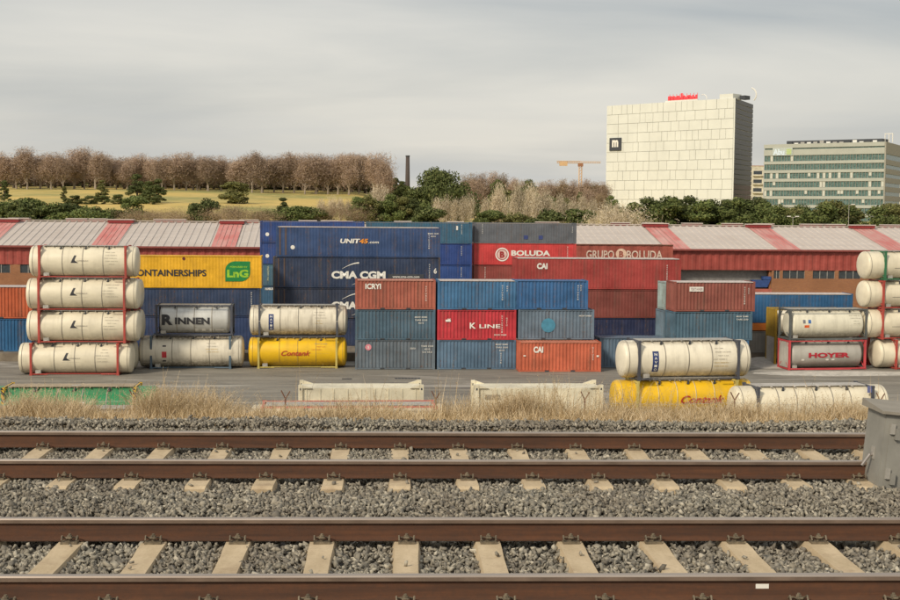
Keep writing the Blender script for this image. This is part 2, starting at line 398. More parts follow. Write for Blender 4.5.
s = stack(vB, z3, [(437.5, 516.5, dict(color=(.095, .165, .25), label='faded slate blue container at the bottom, below the bright red one')),
    (437.5, 516.5, dict(color=(.50, .03, .045), label='bright red container with white serif letters between two blue containers')),
    (437.5, 516.5, dict(color=(.045, .15, .30), rail=PALE, label='mid blue container with a pale roof edge on top of the bright red one'))], G1)
x_ = s[1]; lettering(x_, 'K', -.35, -1.215, 1.27, .52, .55, M_WHITE, .03); lettering(x_, 'LINE', 1.15, -1.215, 1.22, .34, 1.85, M_WHITE, .02)
lettering(x_, 'K', -2.4, -1.215, 1.75, .25, .3, M_WHITE, .04); block('white_plate', x_, -2.75, -2.3, -1.235, -1.222, 1.6, 1.78, M_WHITE)
vmarks(x_, .82, 2.1, 8); vmarks(x_, .88, 1.9, 4); marks(x_, .8, .45, 1)
vmarks(s[2], .82, 2.1, 7); vmarks(s[2], .88, 2.05, 3); marks(s[0], .82, 2.2, 3); vmarks(s[0], .81, 1.4, 5)
z3b = [YZ + .006, *levels(vB, 555, [340.8, 309.5, 280.5])]
vO_ = v_at(560, 372)
s = stack(vO_, [YZ + .006, on_v(560, 341.8, vO_)[1]], [(519.5, 602, dict(color=C_ORANGE, rail=paint((.58, .20, .12), .2, .2), label='orange red container with short white letters standing on the ground beside the tank'))], G1)
lettering(s[0], 'CAI', -1.9, -1.21, 1.95, .50, .85, M_WHITE, .05); block('white_plate', s[0], -3.2, -3.0, -1.24, -1.228, 1.35, 1.45, M_WHITE); vmarks(s[0], .9, 2.1, 6); block('white_plate', s[0], 3.2, 3.4, -1.24, -1.228, 1.3, 1.45, M_WHITE)
zt = z3b[2]; zb = on_v(560, 341.8, vO_)[1]
s = stack(vB, [zb + .01, z3b[2], z3b[3] + .02], [(518.5, 594.5, dict(color=(.13, .185, .245), label='grey blue container with a round sky blue patch, resting on the orange red one')),
    (515.5, 588, dict(color=(.03, .12, .29), label='deep blue container set back on top of the grey blue one with the round patch'))], G1)
link('sky_blue_patch', disc, s[0], (-.7, -1.212, 1.25), None, (.62, 1, .62), plain('sky_blue_patch', (.06, .24, .36)))
marks(s[0], .88, 2.1, 1); vmarks(s[1], .86, 2.1, 7); vmarks(s[1], .9, 2.1, 3)
# dark grey blue container half behind the tank
s = stack(vB + 1.2, [YZ + .006, on_v(640, 337.5, vB + 1.2)[1]], [(600.5, 680, dict(color=(.10, .155, .22), label='slate grey container on the ground half hidden behind the large white tank'))], G1)
# stack right of the middle, with a second one just behind it
zr = [YZ + .006, *levels(vB - 2, 714, [340.5, 311.5, 281.5])]
s = stack(vB - 2, zr, [(675, 750, dict(color=(.045, .135, .27), label='blue container at ground level whose right end shows past the white tank')),
    (672.5, 753, dict(color=C_TEAL, label='teal container under the brown one, just above the large white tank')),
    (673, 755, dict(color=(.26, .075, .055), rail=PALE, label='dark red brown container with a pale roof edge on top of the teal one'))], G1, 3)
block('white_plate', s[2], -2.3, -1.05, -1.24, -1.226, 1.75, 2.15, M_WHITE); lettering(s[2], 'TEXTAINER', -1.65, -1.245, 1.95, .22, 1.1, plain('grey_letters', (.3, .2, .2)), .02)
vmarks(s[2], .87, 2.1, 8); vmarks(s[2], .92, 2.0, 3); marks(s[1], .87, 2.1, 2)
zr2 = [YZ + .006, *levels(vB + 1, 668, [339, 310.5, 282])]
s = stack(vB + 1.4, zr2, [(662.5, 739, dict(color=(.13, .20, .26), label='pale blue container at the bottom of the stack behind the blue and teal one')),
    (662.5, 739, dict(color=(.15, .22, .28), label='pale steel blue container whose left edge shows beside the teal one')),
    (664, 741, dict(color=(.30, .38, .37), label='light green grey container with a white mark showing left of the dark red brown one'))], G1, 3)
block('white_plate', s[2], -3.25, -2.95, -1.24, -1.226, 1.3, 1.9, M_WHITE)

# long containers behind, on the platform
G2 = 'long containers stacked on the platform behind the front row'
vC = 128
zc_ = [PZ, *levels(vC, 358, [318.5, 288, 257, 226.5])]
s = stack(vC, zc_, [(276, 440, dict(color=C_NAVY, label='nearly black navy long container at the bottom behind the yellow tank', flat=True)),
    (273, 440, dict(color=(.022, .034, .07), label='charcoal navy long container, third from top, with a white arc and letters', flat=True, dark_posts=paint((.10, .07, .055), .5, .6))),
    (273, 440, dict(color=(.016, .034, .085), label='dark navy long container with large white shipping line letters and arc', flat=True, dark_posts=paint((.08, .06, .055), .5, .6))),
    (276, 440, dict(color=C_UNIT, rail=PALE, label='royal blue long container with small white and orange web letters on top', flat=True))], G2)
def arc(o, x0, x1, z0, z1, y, mat):
    mb = MB(); n = 14
    for i in range(n):
        def p(k):
            t_ = k / n; x = x0 + (x1 - x0) * t_; z = z0 + (z1 - z0) * math.sin(t_ * math.pi / 2); w_ = .02 + .12 * t_
            return (x, 0, z - w_ / 2), (x, 0, z + w_ / 2)
        a, b_ = p(i); c_, d_ = p(i + 1); mb.quad(a, c_, d_, b_)
    link('arc_emblem', mb.mesh('arc_emblem', [None]), o, (0, y, 0), None, None, mat)
def half_arc(o, x0, x1, z0, z1, y): arc(o, x0, x1, z0, z1, y, M_WHITE)
uw = s[3]['L'] / 164
X0 = -s[3]['L'] / 2
def PX(px, ref=276): return X0 + (px - ref) * uw
lettering(s[3], 'UNIT', PX(349.5), -1.225, 1.55, .42, 2.05 * .93, M_WHITE, .04, shear=.15)
lettering(s[3], '45', PX(363), -1.225, 1.55, .42, .85, plain('orange_lettering', (.75, .28, .03)), .04, shear=.15)
lettering(s[3], '.com', PX(373), -1.225, 1.46, .26, 1.0, M_WHITE, .02, shear=.15)
link('round_sticker', disc, s[3], (PX(292.5), -1.212, .9), None, (.2, 1, .2), M_WHITE)
vmarks(s[3], .93, 2.3, 8); marks(s[3], .955, 2.3, 2)
for i in (1, 2):
    o = s[i]
    lettering(o, 'CMA CGM', PX(359.5), -1.225, 1.28, .68, 5.2, M_WHITE, .05)
    half_arc(o, PX(343), PX(360), 1.85, 2.42, -1.225); half_arc(o, PX(353), PX(376), .30, .90, -1.225)
    vmarks(o, .935, 2.3, 8); lettering(o, '6', PX(436.5), -1.225, 1.7, .5, .3, M_WHITE, .03)
    block('notice_plate', o, PX(389), PX(425), -1.224, -1.212, .95, 1.35, M_DARK); lettering(o, 'www.cma-cgm.com', PX(407), -1.226, 1.12, .22, 2.6, M_WHITE, .02)
    vmarks(o, .045, 2.0, 0)
for o_ in s[1:]:
    for fx in (.02, .055):
        block('door_frame_bar', o_, X0 + s[3]['L'] * fx, X0 + s[3]['L'] * fx + .13, -1.222, -1.2, .16, o_['H'] - .15, paint((.11, .07, .06), .5, .6))
# yellow long container and navy ones at the left
vL = 124.5
zl = [PZ, *levels(vL, 200, [316, 288, 255.5])]
s = stack(vL, zl, [(96, 260, dict(color=(.02, .045, .13), label='dark blue long container behind the silver tank, lowest on its platform', flat=True)),
    (96, 259.5, dict(color=(.018, .04, .10), label='navy long container right under the yellow lettered one', flat=True)),
    (96, 261.5, dict(color=(.80, .43, .008), mat=paint((.80, .43, .008), .25, .15), label='bright yellow long container with black letters and a green leaf emblem', flat=True))], G2)
yL = s[2]['L']; ppm = yL / 165.5
def YX(px): return -yL / 2 + (px - 96) * ppm
lettering(s[2], 'CONTAINERSHIPS', YX(168.0), -1.225, 1.42, .60, (205.5 - 129.5) * ppm, M_BLACK, .025)
lf = MB(); n = 8; g0, g1, h0, h1 = YX(225), YX(250), .62, 2.5
pts = [(g0, h0), (g0, h0 + (h1 - h0) * .55)] + [(g0 + (g1 - g0) * .4 * (1 - math.cos(a)), h0 + (h1 - h0) * (.55 + .45 * math.sin(a))) for a in [math.pi / 2 * k / n for k in range(1, n + 1)]] + [(g1, h1), (g1, h0 + (h1 - h0) * .45)] + [(g1 - (g1 - g0) * .4 * (1 - math.cos(a)), h0 + (h1 - h0) * (.45 - .45 * math.sin(a))) for a in [math.pi / 2 * k / n for k in range(1, n + 1)]]
lm = bpy.data.meshes.new('leaf_emblem'); lm.from_pydata([(x, 0, z) for x, z in pts], [], [tuple(range(len(pts)))[::-1]]); lm.materials.append(None)
link('leaf_emblem', lm, s[2], (0, -1.215, 0), None, None, plain('leaf_green', (.01, .22, .05), .5))
lettering(s[2], 'LnG', (g0 + g1) / 2, -1.222, 1.38, .68, 1.95, plain('lime_lettering', (.30, .55, .03)), .045)
lettering(s[2], 'POWERED BY', (g0 + g1) / 2 + .1, -1.222, 1.98, .16, 1.6, plain('lime_lettering', (.30, .55, .03)), .02)
link('tail_light', disc, s[2], (YX(183.5), -1.212, 2.72), None, (.14, 1, .14), plain('dark_red_spot', (.12, .01, .02)))
vmarks(s[1], .95, 2.2, 8)
# orange and blue ones at the far left
vO = 119.8
zo = [PZ, *levels(vO + 3, 15, [318.5, 286])]
s = stack(vO + 3, zo, [(-56, 31, dict(color=(.015, .11, .26), label='blue container at the left edge of the view under the orange one')),
    (-56, 32, dict(color=(.50, .105, .035), rail=PALE, label='orange container at the left edge of the view on top of the blue one'))], G2)
# upright-looking blue stack further back
vD = 157
G3 = 'containers in the rear row in front of the warehouse'
zd = [YZ + .006, *levels(vD, 366, [306, 286, 264.5, 243, 221.3])]
cols = [((.02, .06, .16), 'dark blue container, lowest of the rear stack behind the royal blue long ones'), ((.025, .09, .17), 'dull teal blue rear container with a white name near its left edge'),
        ((.05, .13, .19), 'grey teal container with upright pale lettering, mid height in the rear blue stack'), ((.015, .055, .22), 'strong blue container second from the top of the rear blue stack'), ((.015, .055, .22), 'strong blue container topmost in the rear blue stack, edge above the royal blue long one')]
s = stack(vD, zd, [(260, 364, dict(color=c_, label=l_, flat=True)) for c_, l_ in cols], G3)
for o_ in (s[3], s[4]): link('round_sticker', disc, o_, (-o_['L'] / 2 + .85, -1.214, .95), None, (.22, 1, .22), M_WHITE)
lettering(s[1], 'HAMBURG', -s[1]['L'] / 2 + 1.15, -1.225, 2.0, .28, 1.1, M_WHITE, .03)
for i, ch in enumerate('GENSTAR'): lettering(s[2], ch, -s[2]['L'] / 2 + .95, -1.225, 2.2 - i * .25, .2, .2, plain('pale_green_letters', (.45, .5, .35)), .02)
cols = [((.02, .06, .2), 'deep blue container lowest in the rear stack right of the royal blue long one'), ((.02, .06, .2), 'deep blue container second from the ground, right of the navy lettered long one'),
        ((.016, .06, .235), 'vivid blue container third from the top beside the maroon rear one'), ((.014, .05, .22), 'vivid blue container under the teal one beside the red lettered one'), ((.03, .11, .19), 'petrol blue container at the top of the rear stack beside the grey one')]
s = stack(vD, zd, [(366, 471.5, dict(color=c_, label=l_, flat=True)) for c_, l_ in cols], G3)
for o_ in s[2:]: vmarks(o_, .90, 2.2, 6)
block('white_plate', s[4], s[4]['L'] / 2 - 1.9, s[4]['L'] / 2 - 1.7, -1.225, -1.212, 1.6, 2.1, M_WHITE)
zd2 = [YZ + .006, *levels(vD + 1, 524, [307, 286, 265, 243.3, 222.5])]
cols = [((.22, .05, .04), 'maroon container at ground level of the rear stack below the red lettered one'), ((.24, .055, .04), 'maroon container second from the ground in the rear middle stack'),
        ((.25, .045, .035), 'brick maroon container directly under the red one with white emblem'), ((.60, .045, .045), 'vivid red container with a white ringed emblem and white company name'), ((.115, .125, .145), 'flat grey container with small blue squares on top of the vivid red one')]
s = stack(vD + 1, zd2, [(473.5, 575.5, dict(color=c_, label=l_, flat=True)) for c_, l_ in cols], G3)
o_ = s[3]; q_ = o_['L'] / 102
lettering(o_, 'BOLUDA', (530 - 524.5) * q_, -1.225, 1.45, .62, 39 * q_, M_WHITE, .04); lettering(o_, 'MARITIME TERMINALS', (522 - 524.5) * q_, -1.225, .85, .16, 20 * q_, M_WHITE, .02)
link('round_emblem', disc, o_, ((501.5 - 524.5) * q_, -1.214, 1.25), None, (.82, 1, .82), M_WHITE)
link('emblem_ring', disc, o_, ((501.5 - 524.5) * q_, -1.218, 1.25), None, (.66, 1, .66), plain('dark_red_print', (.35, .03, .03)))
link('emblem_disc', disc, o_, ((501.5 - 524.5) * q_, -1.222, 1.25), None, (.57, 1, .57), plain('pale_pink_print', (.7, .5, .45)))
lettering(o_, 'B', (501.5 - 524.5) * q_, -1.228, 1.25, .72, .58, plain('dark_red_print', (.35, .03, .03)), .06)
vmarks(o_, .915, 2.2, 7); vmarks(s[2], .11, 2.2, 7)
for xx in ((-2.2), (-.4), (-8)): 
    if abs(xx) < 6: block('blue_square', s[4], xx + 2.0, xx + 2.5, -1.226, -1.212, .5, .95, plain('dull_blue_print', (.04, .06, .20)))
vmarks(s[4], .08, 2.2, 6); vmarks(s[4], .96, 2.0, 4)
# red high long container with maroon and navy ones below
zm = [PZ, *levels(vC - 4, 620, [335, 318, 289.5, 258])]
zm[1] = zm[0] + (zm[2] - zm[0]) * .45
s = stack(vC - 4, zm, [(588, 700, dict(color=(.02, .025, .075), label='low dark navy long container at the foot of the maroon one', flat=True)),
    (588, 700, dict(color=(.016, .025, .08), label='dark navy long container right below the maroon long one', flat=True)),
    (545, 690, dict(color=(.22, .05, .038), label='maroon long container directly below the large red one', flat=True)),
    (515, 680.5, dict(color=(.36, .042, .035), rail=PALE, label='large brick red long container with short white letters at its upper left', flat=True))], G2)
q_ = s[3]['L'] / 165.5
lettering(s[3], 'CAI', (541.5 - 597.7) * q_, -1.225, 2.2, .52, 10.5 * q_, M_WHITE, .05); vmarks(s[3], .915, 2.3, 8)
# blue long one on an orange flat at the right
vR = 121.6
zz = levels(vR, 804, [349.5, 331, 323, 293.5]); zz[0] = PZ
s = stack(vR, [zz[0], zz[1]], [(722, 850, dict(color=(.25, .235, .21), label='low pale grey half height container under the orange flat rack', flat=True))], G2)
s = stack(vR, [zz[2] + .0, zz[3]], [(722, 853, dict(color=(.02, .11, .26), rail=PALE, label='blue long container with a white roof edge lying on the orange flat rack', flat=True))], G2)
u0, u1 = on_v(722, 300, vR)[0], on_v(856, 300, vR)[0]
fr = empty('flat_rack', uv((u0 + u1) / 2, vR + 1.22, zz[1]), AL, label='orange flat rack deck carrying the blue long container behind the tank stack', cat='flat rack')
Lf = u1 - u0; OR = paint((.62, .17, .02), .3, .3)
for sy in (-1.1, 1.1): block('side_beam', fr, -Lf / 2, Lf / 2, sy - .1, sy + .1, .05, zz[2] - zz[1] - .02, OR)
for i in range(9): block('cross_beam', fr, -Lf / 2 + i * Lf / 9 + .1, -Lf / 2 + i * Lf / 9 + .3, -.99, .99, .1, .4, OR)
for i in range(12): block('deck_board', fr, -Lf / 2 + i * Lf / 12 + .02, -Lf / 2 + (i + 1) * Lf / 12 - .02, -.98, .98, .42, .5, M_RUST)

# ------------------------------------------------------------------ tank containers
def lathe_x(prof, seg=40, name='barrel'):
    v = []; f = []
    for x, r in prof:
        for k in range(seg):
            a = 2 * math.pi * k / seg; v.append((x, r * math.cos(a), r * math.sin(a)))
    for i in range(len(prof) - 1):
        for k in range(seg):
            l = (k + 1) % seg; f.append((i * seg + k, i * seg + l, (i + 1) * seg + l, (i + 1) * seg + k))
    f.append(tuple(range(seg))[::-1]); f.append(tuple((len(prof) - 1) * seg + k for k in range(seg)))
    me = bpy.data.meshes.new(name); me.from_pydata(v, [], f); me.materials.append(None)
    me.polygons.foreach_set('use_smooth', [True] * len(f)); me.update(); return me
def tank_paint(c, dirt=.35, metal=0):
    k = ('tank', c, dirt, metal)
    if k in MATS: return MATS[k]
    m, t, b = new_mat('tank_shell')
    st = noise(t, coords(t, (2.2, .5, .35)), 1.0, 6, .65); bl = noise(t, coords(t, (.6, .6, .9)), 1.0, 4, .6); sp_ = noise(t, coords(t, (4, 4, 4)), 1, 4, .7)
    low = nn(t, 'ShaderNodeTexCoord'); sx = nn(t, 'ShaderNodeSeparateXYZ'); t.links.new(low.outputs['Object'], sx.inputs[0])
    col = mixc(t, rampf(t, bl, .35, .7), tuple(x * .86 for x in c), tuple(min(1, x * 1.06) for x in c))
    grim = (.16, .13, .09)
    col = mixc(t, rampf(t, st, .50, .80, 0, dirt), col, grim)
    # spotty dark belly paints in the underside's shade; rain-washed grime on the crown
    mm = nn(t, 'ShaderNodeMath', operation='MULTIPLY'); t.links.new(rampf(t, sx.outputs[2], -.45, -1.15, 0, dirt * 1.5), mm.inputs[0]); t.links.new(rampf(t, sp_, .35, .6), mm.inputs[1])
    col = mixc(t, mm.outputs[0], col, grim)
    m2 = nn(t, 'ShaderNodeMath', operation='MULTIPLY'); t.links.new(rampf(t, sx.outputs[2], .95, 1.2, 0, dirt * 1.6), m2.inputs[0]); t.links.new(rampf(t, sp_, .3, .55), m2.inputs[1])
    col = mixc(t, m2.outputs[0], col, (.22, .18, .13))
    t.links.new(col, b.inputs['Base Color']); b.inputs['Roughness'].default_value = .42 if not metal else .38; b.inputs['Metallic'].default_value = metal
    MATS[k] = m; return m
def tank(loc, rz, Lb, Lf, H, shell, frame, label, group, walk=M_GALV, style='swap', W=2.44, bands=3, rail=None, band_mat=None, cat='tank container'):
    """style swap: the shell reaches past the posts; box: shell inside a full frame"""
    if style == 'swap': W = 2.66
    o = empty('tank_container', loc, rz, label=label, cat=cat, group=group)
    Rr = H / 2 - (.07 if style == 'swap' else .14); zc0 = H / 2 + .0; h = W / 2; X = Lf / 2
    dish = .52 if style == 'swap' else .35
    prof = [(-Lb / 2 + .26 * dish * 2 * (1 - math.cos(a)), Rr * .93 * math.sin(a) / math.sin(1.2)) for a in [1.2 * i / 7 for i in range(1, 8)]]
    xk = prof[-1][0]; prof += [(xk + .05, Rr * .965), (xk + .12, Rr * .99), (xk + .20, Rr)]
    prof = [(x, r) for x, r in prof]; full = [(-Lb / 2 + .004, .12)] + prof + [(-x, r) for x, r in reversed(prof)] + [(Lb / 2 - .004, .12)]
    bar_ = link('barrel', cget(('barrel', round(Lb, 2), round(H, 2), style), lambda: lathe_x(full)), o, (0, 0, zc0), None, None, shell)
    bm_ = band_mat or plain('seam_band', (.30, .27, .22), .5)
    band = cget(('band', round(Rr, 2)), lambda: lathe_x([(-.035, Rr - .01), (-.035, Rr + .012), (.035, Rr + .012), (.035, Rr - .01)], 40, 'band'))
    for i in range(bands):
        link('band', band, o, ((i + 1) / (bands + 1) * (Lf - .4) - (Lf - .4) / 2, 0, zc0), None, None, bm_)
    if style == 'swap':
        for sx in (-1, 1): link('end_band', band, o, (sx * (Lb / 2 - .42), 0, zc0), None, (.6, 1.0, 1.0), bm_)
    pw = .085
    post = sp_mesh(('tank_post', round(H, 2)), lambda: MB().box(-pw, pw, -pw, pw, .0, H))
    for sx in (-1, 1):
        e_ = link('end_frame', sp_mesh(('end_frame', round(W, 2)), lambda: MB().box(-.07, .07, -h + .17, h - .17, .03, .16)), o, (sx * X, 0, 0), None, None, frame)
        link('top_beam', sp_mesh(('top_beam', round(W, 2), round(H, 2)), lambda: MB().box(-.06, .06, -h + .17, h - .17, H - .17, H - .03)), e_, None, None, None, frame)
        gus = sp_mesh(('gusset', round(W, 2)), lambda: MB().bar((0, -h + .1, .12), (0, -h + .75, .65), .055, 5)); gut = sp_mesh(('gusset', round(W, 2), round(H, 2)), lambda: MB().bar((0, -h + .12, H - .75), (0, -h + .7, H - .12), .05, 5))
        for gm in (gus, gut):
            link('gusset', gm, e_, None, None, None, frame); link('gusset', gm, e_, None, (0, 0, math.pi), None, frame)
        for sy in (-1, 1):
            link('post', post, e_, (0, sy * (h - pw), 0), None, None, frame)
            link('corner_casting', sp_mesh(('tank_casting',), lambda: MB().box(-.11, .11, -.09, .09, 0, .15)), e_, (0, sy * (h - .088), 0), None, None, frame)
            link('corner_casting', sp_mesh(('tank_casting',), lambda: MB()), e_, (0, sy * (h - .088), H - .15), None, None, frame)
        # struts along the length from the foot of each post
        for sy in (-1, 1): link('saddle_strut', sp_mesh(('saddle_strut', sx, sy), lambda: MB().bar((0, sy * (h - .09), .10), (-sx * 1.35, sy * (h - .09), .10), .055, 5)), o, (sx * X, 0, 0), None, None, frame)
    rl = rail or frame
    if style == 'swap':
        br_ = sp_mesh(('base_rail', round(Lf, 2)), lambda: MB().box(-X, X, -.04, .04, .03, .11))
        for sy in (-.55, .55): link('base_rail', br_, o, (0, sy, 0), None, None, rl)
    else:
        br_ = sp_mesh(('base_rail', round(Lf, 2), 'b'), lambda: MB().box(-X + .115, X - .115, -.06, .06, .01, .17))
        tr_ = sp_mesh(('top_rail', round(Lf, 2), 'b'), lambda: MB().box(-X + .115, X - .115, -.04, .04, H - .13, H - .03))
        for sy in (-1, 1):
            link('base_rail', br_, o, (0, sy * (h - .07), 0), None, None, rl); link('top_rail', tr_, o, (0, sy * (h - .06), 0), None, None, rl)
    # walkway and fittings
    wk = MB(); n = 9
    for yy in (-.55, -.2, .15, .5): wk.box(-X + .15, X - .15, yy, yy + .28, H - .05, H - .02)
    for i in range(n): wk.box(-X + .3 + i * (Lf - .7) / n, -X + .36 + i * (Lf - .7) / n, -.75, .85, H - .10, H - .05)
    link('walkway', cget(('walkway', round(Lf, 2), round(H, 2)), lambda: wk.mesh('walkway', [None])), o, None, None, None, walk)['kind'] = 'stuff'
    br2 = sp_mesh(('bracket', round(H, 2)), lambda: MB().box(-.05, .05, -.80, -.66, H - .32, H - .06).box(-.12, .02, -.83, -.78, H - .30, H - .22))
    for fx in (-.26, .03, .3): link('bracket', br2, o, (fx * Lf, 0, 0), None, None, M_DARK)
    mh_ = sp_mesh(('manhole', round(H, 2)), lambda: MB().bar((0, 0, H - .15), (0, 0, H - .012), .28, 16))
    link('manhole', mh_, o, (.2, 0.0, 0), None, None, M_GALV)
    vb = sp_mesh(('valve_box',), lambda: MB().box(-.22, .22, -.2, .2, .1, .42).bar((-.1, -.25, .2), (.1, -.25, .2), .05, 6))
    link('valve_box', vb, o, (-X + .55, -h + .35, 0), None, None, M_GALV)
    o['R'] = Rr; o['zc'] = zc0; o['H'] = H; o['W'] = W
    return o
def on_shell(o, s_, x, dz, h, w_, mat, bold=.02, **k):
    """lettering that follows the round shell"""
    Rr = o['R'] + .022 + max(0, h ** 2 / 6.5 - .012)
    me = text_mesh(s_, h, w_, bold, **k); co = np.zeros(len(me.vertices) * 3); me.vertices.foreach_get('co', co); co = co.reshape(-1, 3)
    z = co[:, 2] + dz; co[:, 1] = -np.sqrt(np.maximum(Rr ** 2 - z ** 2, 0)); co[:, 2] = z
    me.vertices.foreach_set('co', co.ravel()); me.update()
    return link('lettering', me, o, (x, 0, o['zc']), None, None, mat)
def patch(o, x0, x1, z0, z1, mat, name='label_plate', off=.006):
    Rr = o['R'] + off; mb = MB(); n = 8
    for i in range(n):
        a = z0 + (z1 - z0) * i / n; b_ = z0 + (z1 - z0) * (i + 1) / n
        mb.quad((x0, -math.sqrt(Rr * Rr - a * a), a), (x1, -math.sqrt(Rr * Rr - a * a), a), (x1, -math.sqrt(Rr * Rr - b_ * b_), b_), (x0, -math.sqrt(Rr * Rr - b_ * b_), b_))
    return link(name, mb.mesh(name, [None]), o, (0, 0, o['zc']), None, None, mat)
def small_print(o, x, seed=0, colr=None, rows=5):
    r_ = random.Random(seed); g = plain('grey_small_print', (.34, .31, .26)); colr = colr or g
    txt = ['IMO 4', 'UN 1268', 'PRESS 4.0 BAR', 'TEST 2.65', 'CAP 25000 L', 'MGW 36000 KG', 'TARE 3720 KG']
    for i in range(rows):
        s_ = txt[(i + seed) % 7]; on_shell(o, s_, x + r_.uniform(-.25, .15), .78 - i * .24, .075, .085 * len(s_), g if i < rows - 2 else colr, .0)
    on_shell(o, '_' * 12, x, -.22 + .1 * (seed % 3), .06, 1.7, g, 0)
def put_tank(px0, px1, v, z0, H, fx0, fx1, ry=0, **k):
    """shell from px0 to px1, posts at fx0 and fx1"""
    u = [on_v(p, 330, v)[0] for p in (px0, px1, fx0, fx1)]
    c_ = (u[2] + u[3]) / 2; Lb = 2 * max(c_ - u[0], u[1] - c_) if k.get('style', 'swap') == 'swap' else u[3] - u[2] - .35
    W = k.get('W', 2.44)
    return tank(uv(c_, v + W / 2, z0), AL + R(ry), Lb, u[3] - u[2], H, **k)
CREAM = (.76, .69, .53)
T_CREAM = tank_paint(CREAM, .22); T_DIRTY = tank_paint((.76, .70, .57), .62); T_YEL = tank_paint((.82, .50, .012), .3); T_GREY = tank_paint((.42, .40, .36), .35)
RED_F = paint((.42, .055, .04), .55, .4); BLUE_F = paint((.08, .13, .18), .3, .3); DARK_F = paint((.06, .065, .085), .3, .2); YEL_F = paint((.55, .45, .12), .4, .3)
# tall stack of four at the left, with a second stack just behind
vT = v_at(75, 375.5)
zT = [YZ + .006] + [on_v(80, p, vT)[1] for p in (342.8, 310.3, 277.6, 245.2)]
H_T = (zT[4] - zT[0]) / 4 - .02
GT = 'cream tank containers with red frames in the tall left stack'
names = ['lowest cream tank of the left stack, set a little left of those above', 'second cream tank from the ground in the tall left stack', 'third cream tank from the ground in the tall left stack', 'topmost cream tank with red posts in the tall left stack']
zt_ = YZ + .006
def runner(o, x):
    mb = MB(); pts_ = [(0, 0), (.16, 0), (.46, .62), (.26, .62)]
    me = bpy.data.meshes.new('slanted_emblem'); n_ = 6; vv = []; ff = []; Rr = o['R'] + .012
    for i in range(n_ + 1):
        z = -.1 + .62 * i / n_; t_ = i / n_; a = t_ * .28; b_ = .22 + t_ * .24
        if t_ < .35: b_ = .62 - .9 * t_
        y = -math.sqrt(Rr * Rr - z * z); vv += [(a, y, z), (b_, y, z)]
    for i in range(n_): ff.append((2 * i, 2 * i + 1, 2 * i + 3, 2 * i + 2))
    me.from_pydata(vv, [], ff); me.materials.append(None); link('slanted_emblem', me, o, (x, 0, o['zc']), None, None, M_BLACK)
for i, (b0, b1, f0, f1) in enumerate([(23, 132, 30.5, 117.5), (31.5, 139, 39, 124.5), (31.5, 139, 39, 124.5), (32.5, 138, 40, 126)]):
    o = put_tank(b0, b1, vT, zt_ + i * (H_T + .02), H_T, f0, f1, shell=T_CREAM, frame=RED_F, label=names[i], group=GT)
    Lf_ = (f1 - f0) * .0805
    runner(o, -.95); on_shell(o, 'INTERBULK', .02, .08, .10, .95, plain('grey_small_print', (.34, .31, .26)), .01); small_print(o, 2.35, i)
    on_shell(o, '________', -.3, -.18, .1, 1.5, plain('grey_small_print', (.34, .31, .26)), .0)
bn = ['cream tank behind the lowest one of the tall left stack, only its right end showing', 'cream tank behind the second one of the left stack, only its domed right end showing', 'cream tank behind the third one of the left stack, domed right end showing lower']
for i, (b0, b1) in enumerate([(31, 136), (35, 143), (34, 142)]):
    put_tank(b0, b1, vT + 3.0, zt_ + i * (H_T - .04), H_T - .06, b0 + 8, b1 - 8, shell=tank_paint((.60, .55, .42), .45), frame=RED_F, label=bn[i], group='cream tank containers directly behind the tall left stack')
# pair with the silver tank
zA = YZ + .006; v1 = v_at(190, 369)
Hh = on_v(190, 336, v1)[1] - zA
o = put_tank(140.5, 243.5, v1, zA, Hh, 151, 230, shell=T_DIRTY, frame=BLUE_F, label='dusty white stained tank with blue grey posts, below the silver lettered tank', cat='tank container', group='tank containers stacked in pairs')
small_print(o, 1.9, 3, plain('ochre_print', (.55, .36, .05)), 4)
patch(o, -2.45, -2.05, -.45, .08, plain('red_print', (.55, .04, .05))); patch(o, -2.4, -2.1, .5, .62, M_BLACK); patch(o, -2.4, -2.1, -.8, -.68, M_BLACK)
z2 = zA + Hh + .02; Hs = on_v(190, 305, v1)[1] - z2
o = put_tank(156, 231, v1, z2, Hs, 156.5, 231.5, shell=tank_paint((.62, .62, .59), .35, .25), frame=DARK_F, style='box', bands=3, label='silver metal tank with large black capital letters above the dusty white tank', group='tank containers stacked in pairs')
on_shell(o, 'R', -2.28, .08, .86, .95, M_BLACK, .05); on_shell(o, 'INNEN', -.15, -.03, .56, 2.95, M_BLACK, .045)
for i, xx in enumerate((.15, .8, 1.45)):
    dd = patch(o, xx - .17, xx + .17, -.98, -.74, M_WHITE, 'hazard_label')
patch(o, 1.8, 2.5, -.92, -.80, M_WHITE)
# pair with the yellow tank
v2 = v_at(297, 368.5); Hh = on_v(297, 337.5, v2)[1] - zA
o = put_tank(247.5, 346.5, v2, zA, Hh, 258.5, 336.5, shell=T_YEL, frame=YEL_F, band_mat=plain('yellow_band', (.5, .33, .05)), label='yellow tank with red script on the ground under the white tank, left of the containers', group='tank containers stacked in pairs')
on_shell(o, 'Contank', -.15, .0, .44, 2.55, plain('red_script', (.45, .04, .02)), .015, shear=.4)
small_print(o, 1.9, 2, plain('red_script', (.45, .04, .02)), 3)
z2 = zA + Hh + .02; Hs = on_v(297, 305.2, v2)[1] - z2
o = put_tank(248.5, 347, v2, z2, Hs, 259.5, 337, shell=T_DIRTY, frame=DARK_F, label='grimy white tank with a dark upright plate stacked on the small script yellow tank', group='tank containers stacked in pairs')
def eagle(o, x):
    patch(o, x - .22, x + .22, -.78, .62, plain('navy_plate', (.03, .05, .16)))
    for i, ch in enumerate('NAVIO'): on_shell(o, ch, x, .42 - i * .26, .17, .2, M_WHITE, .02)
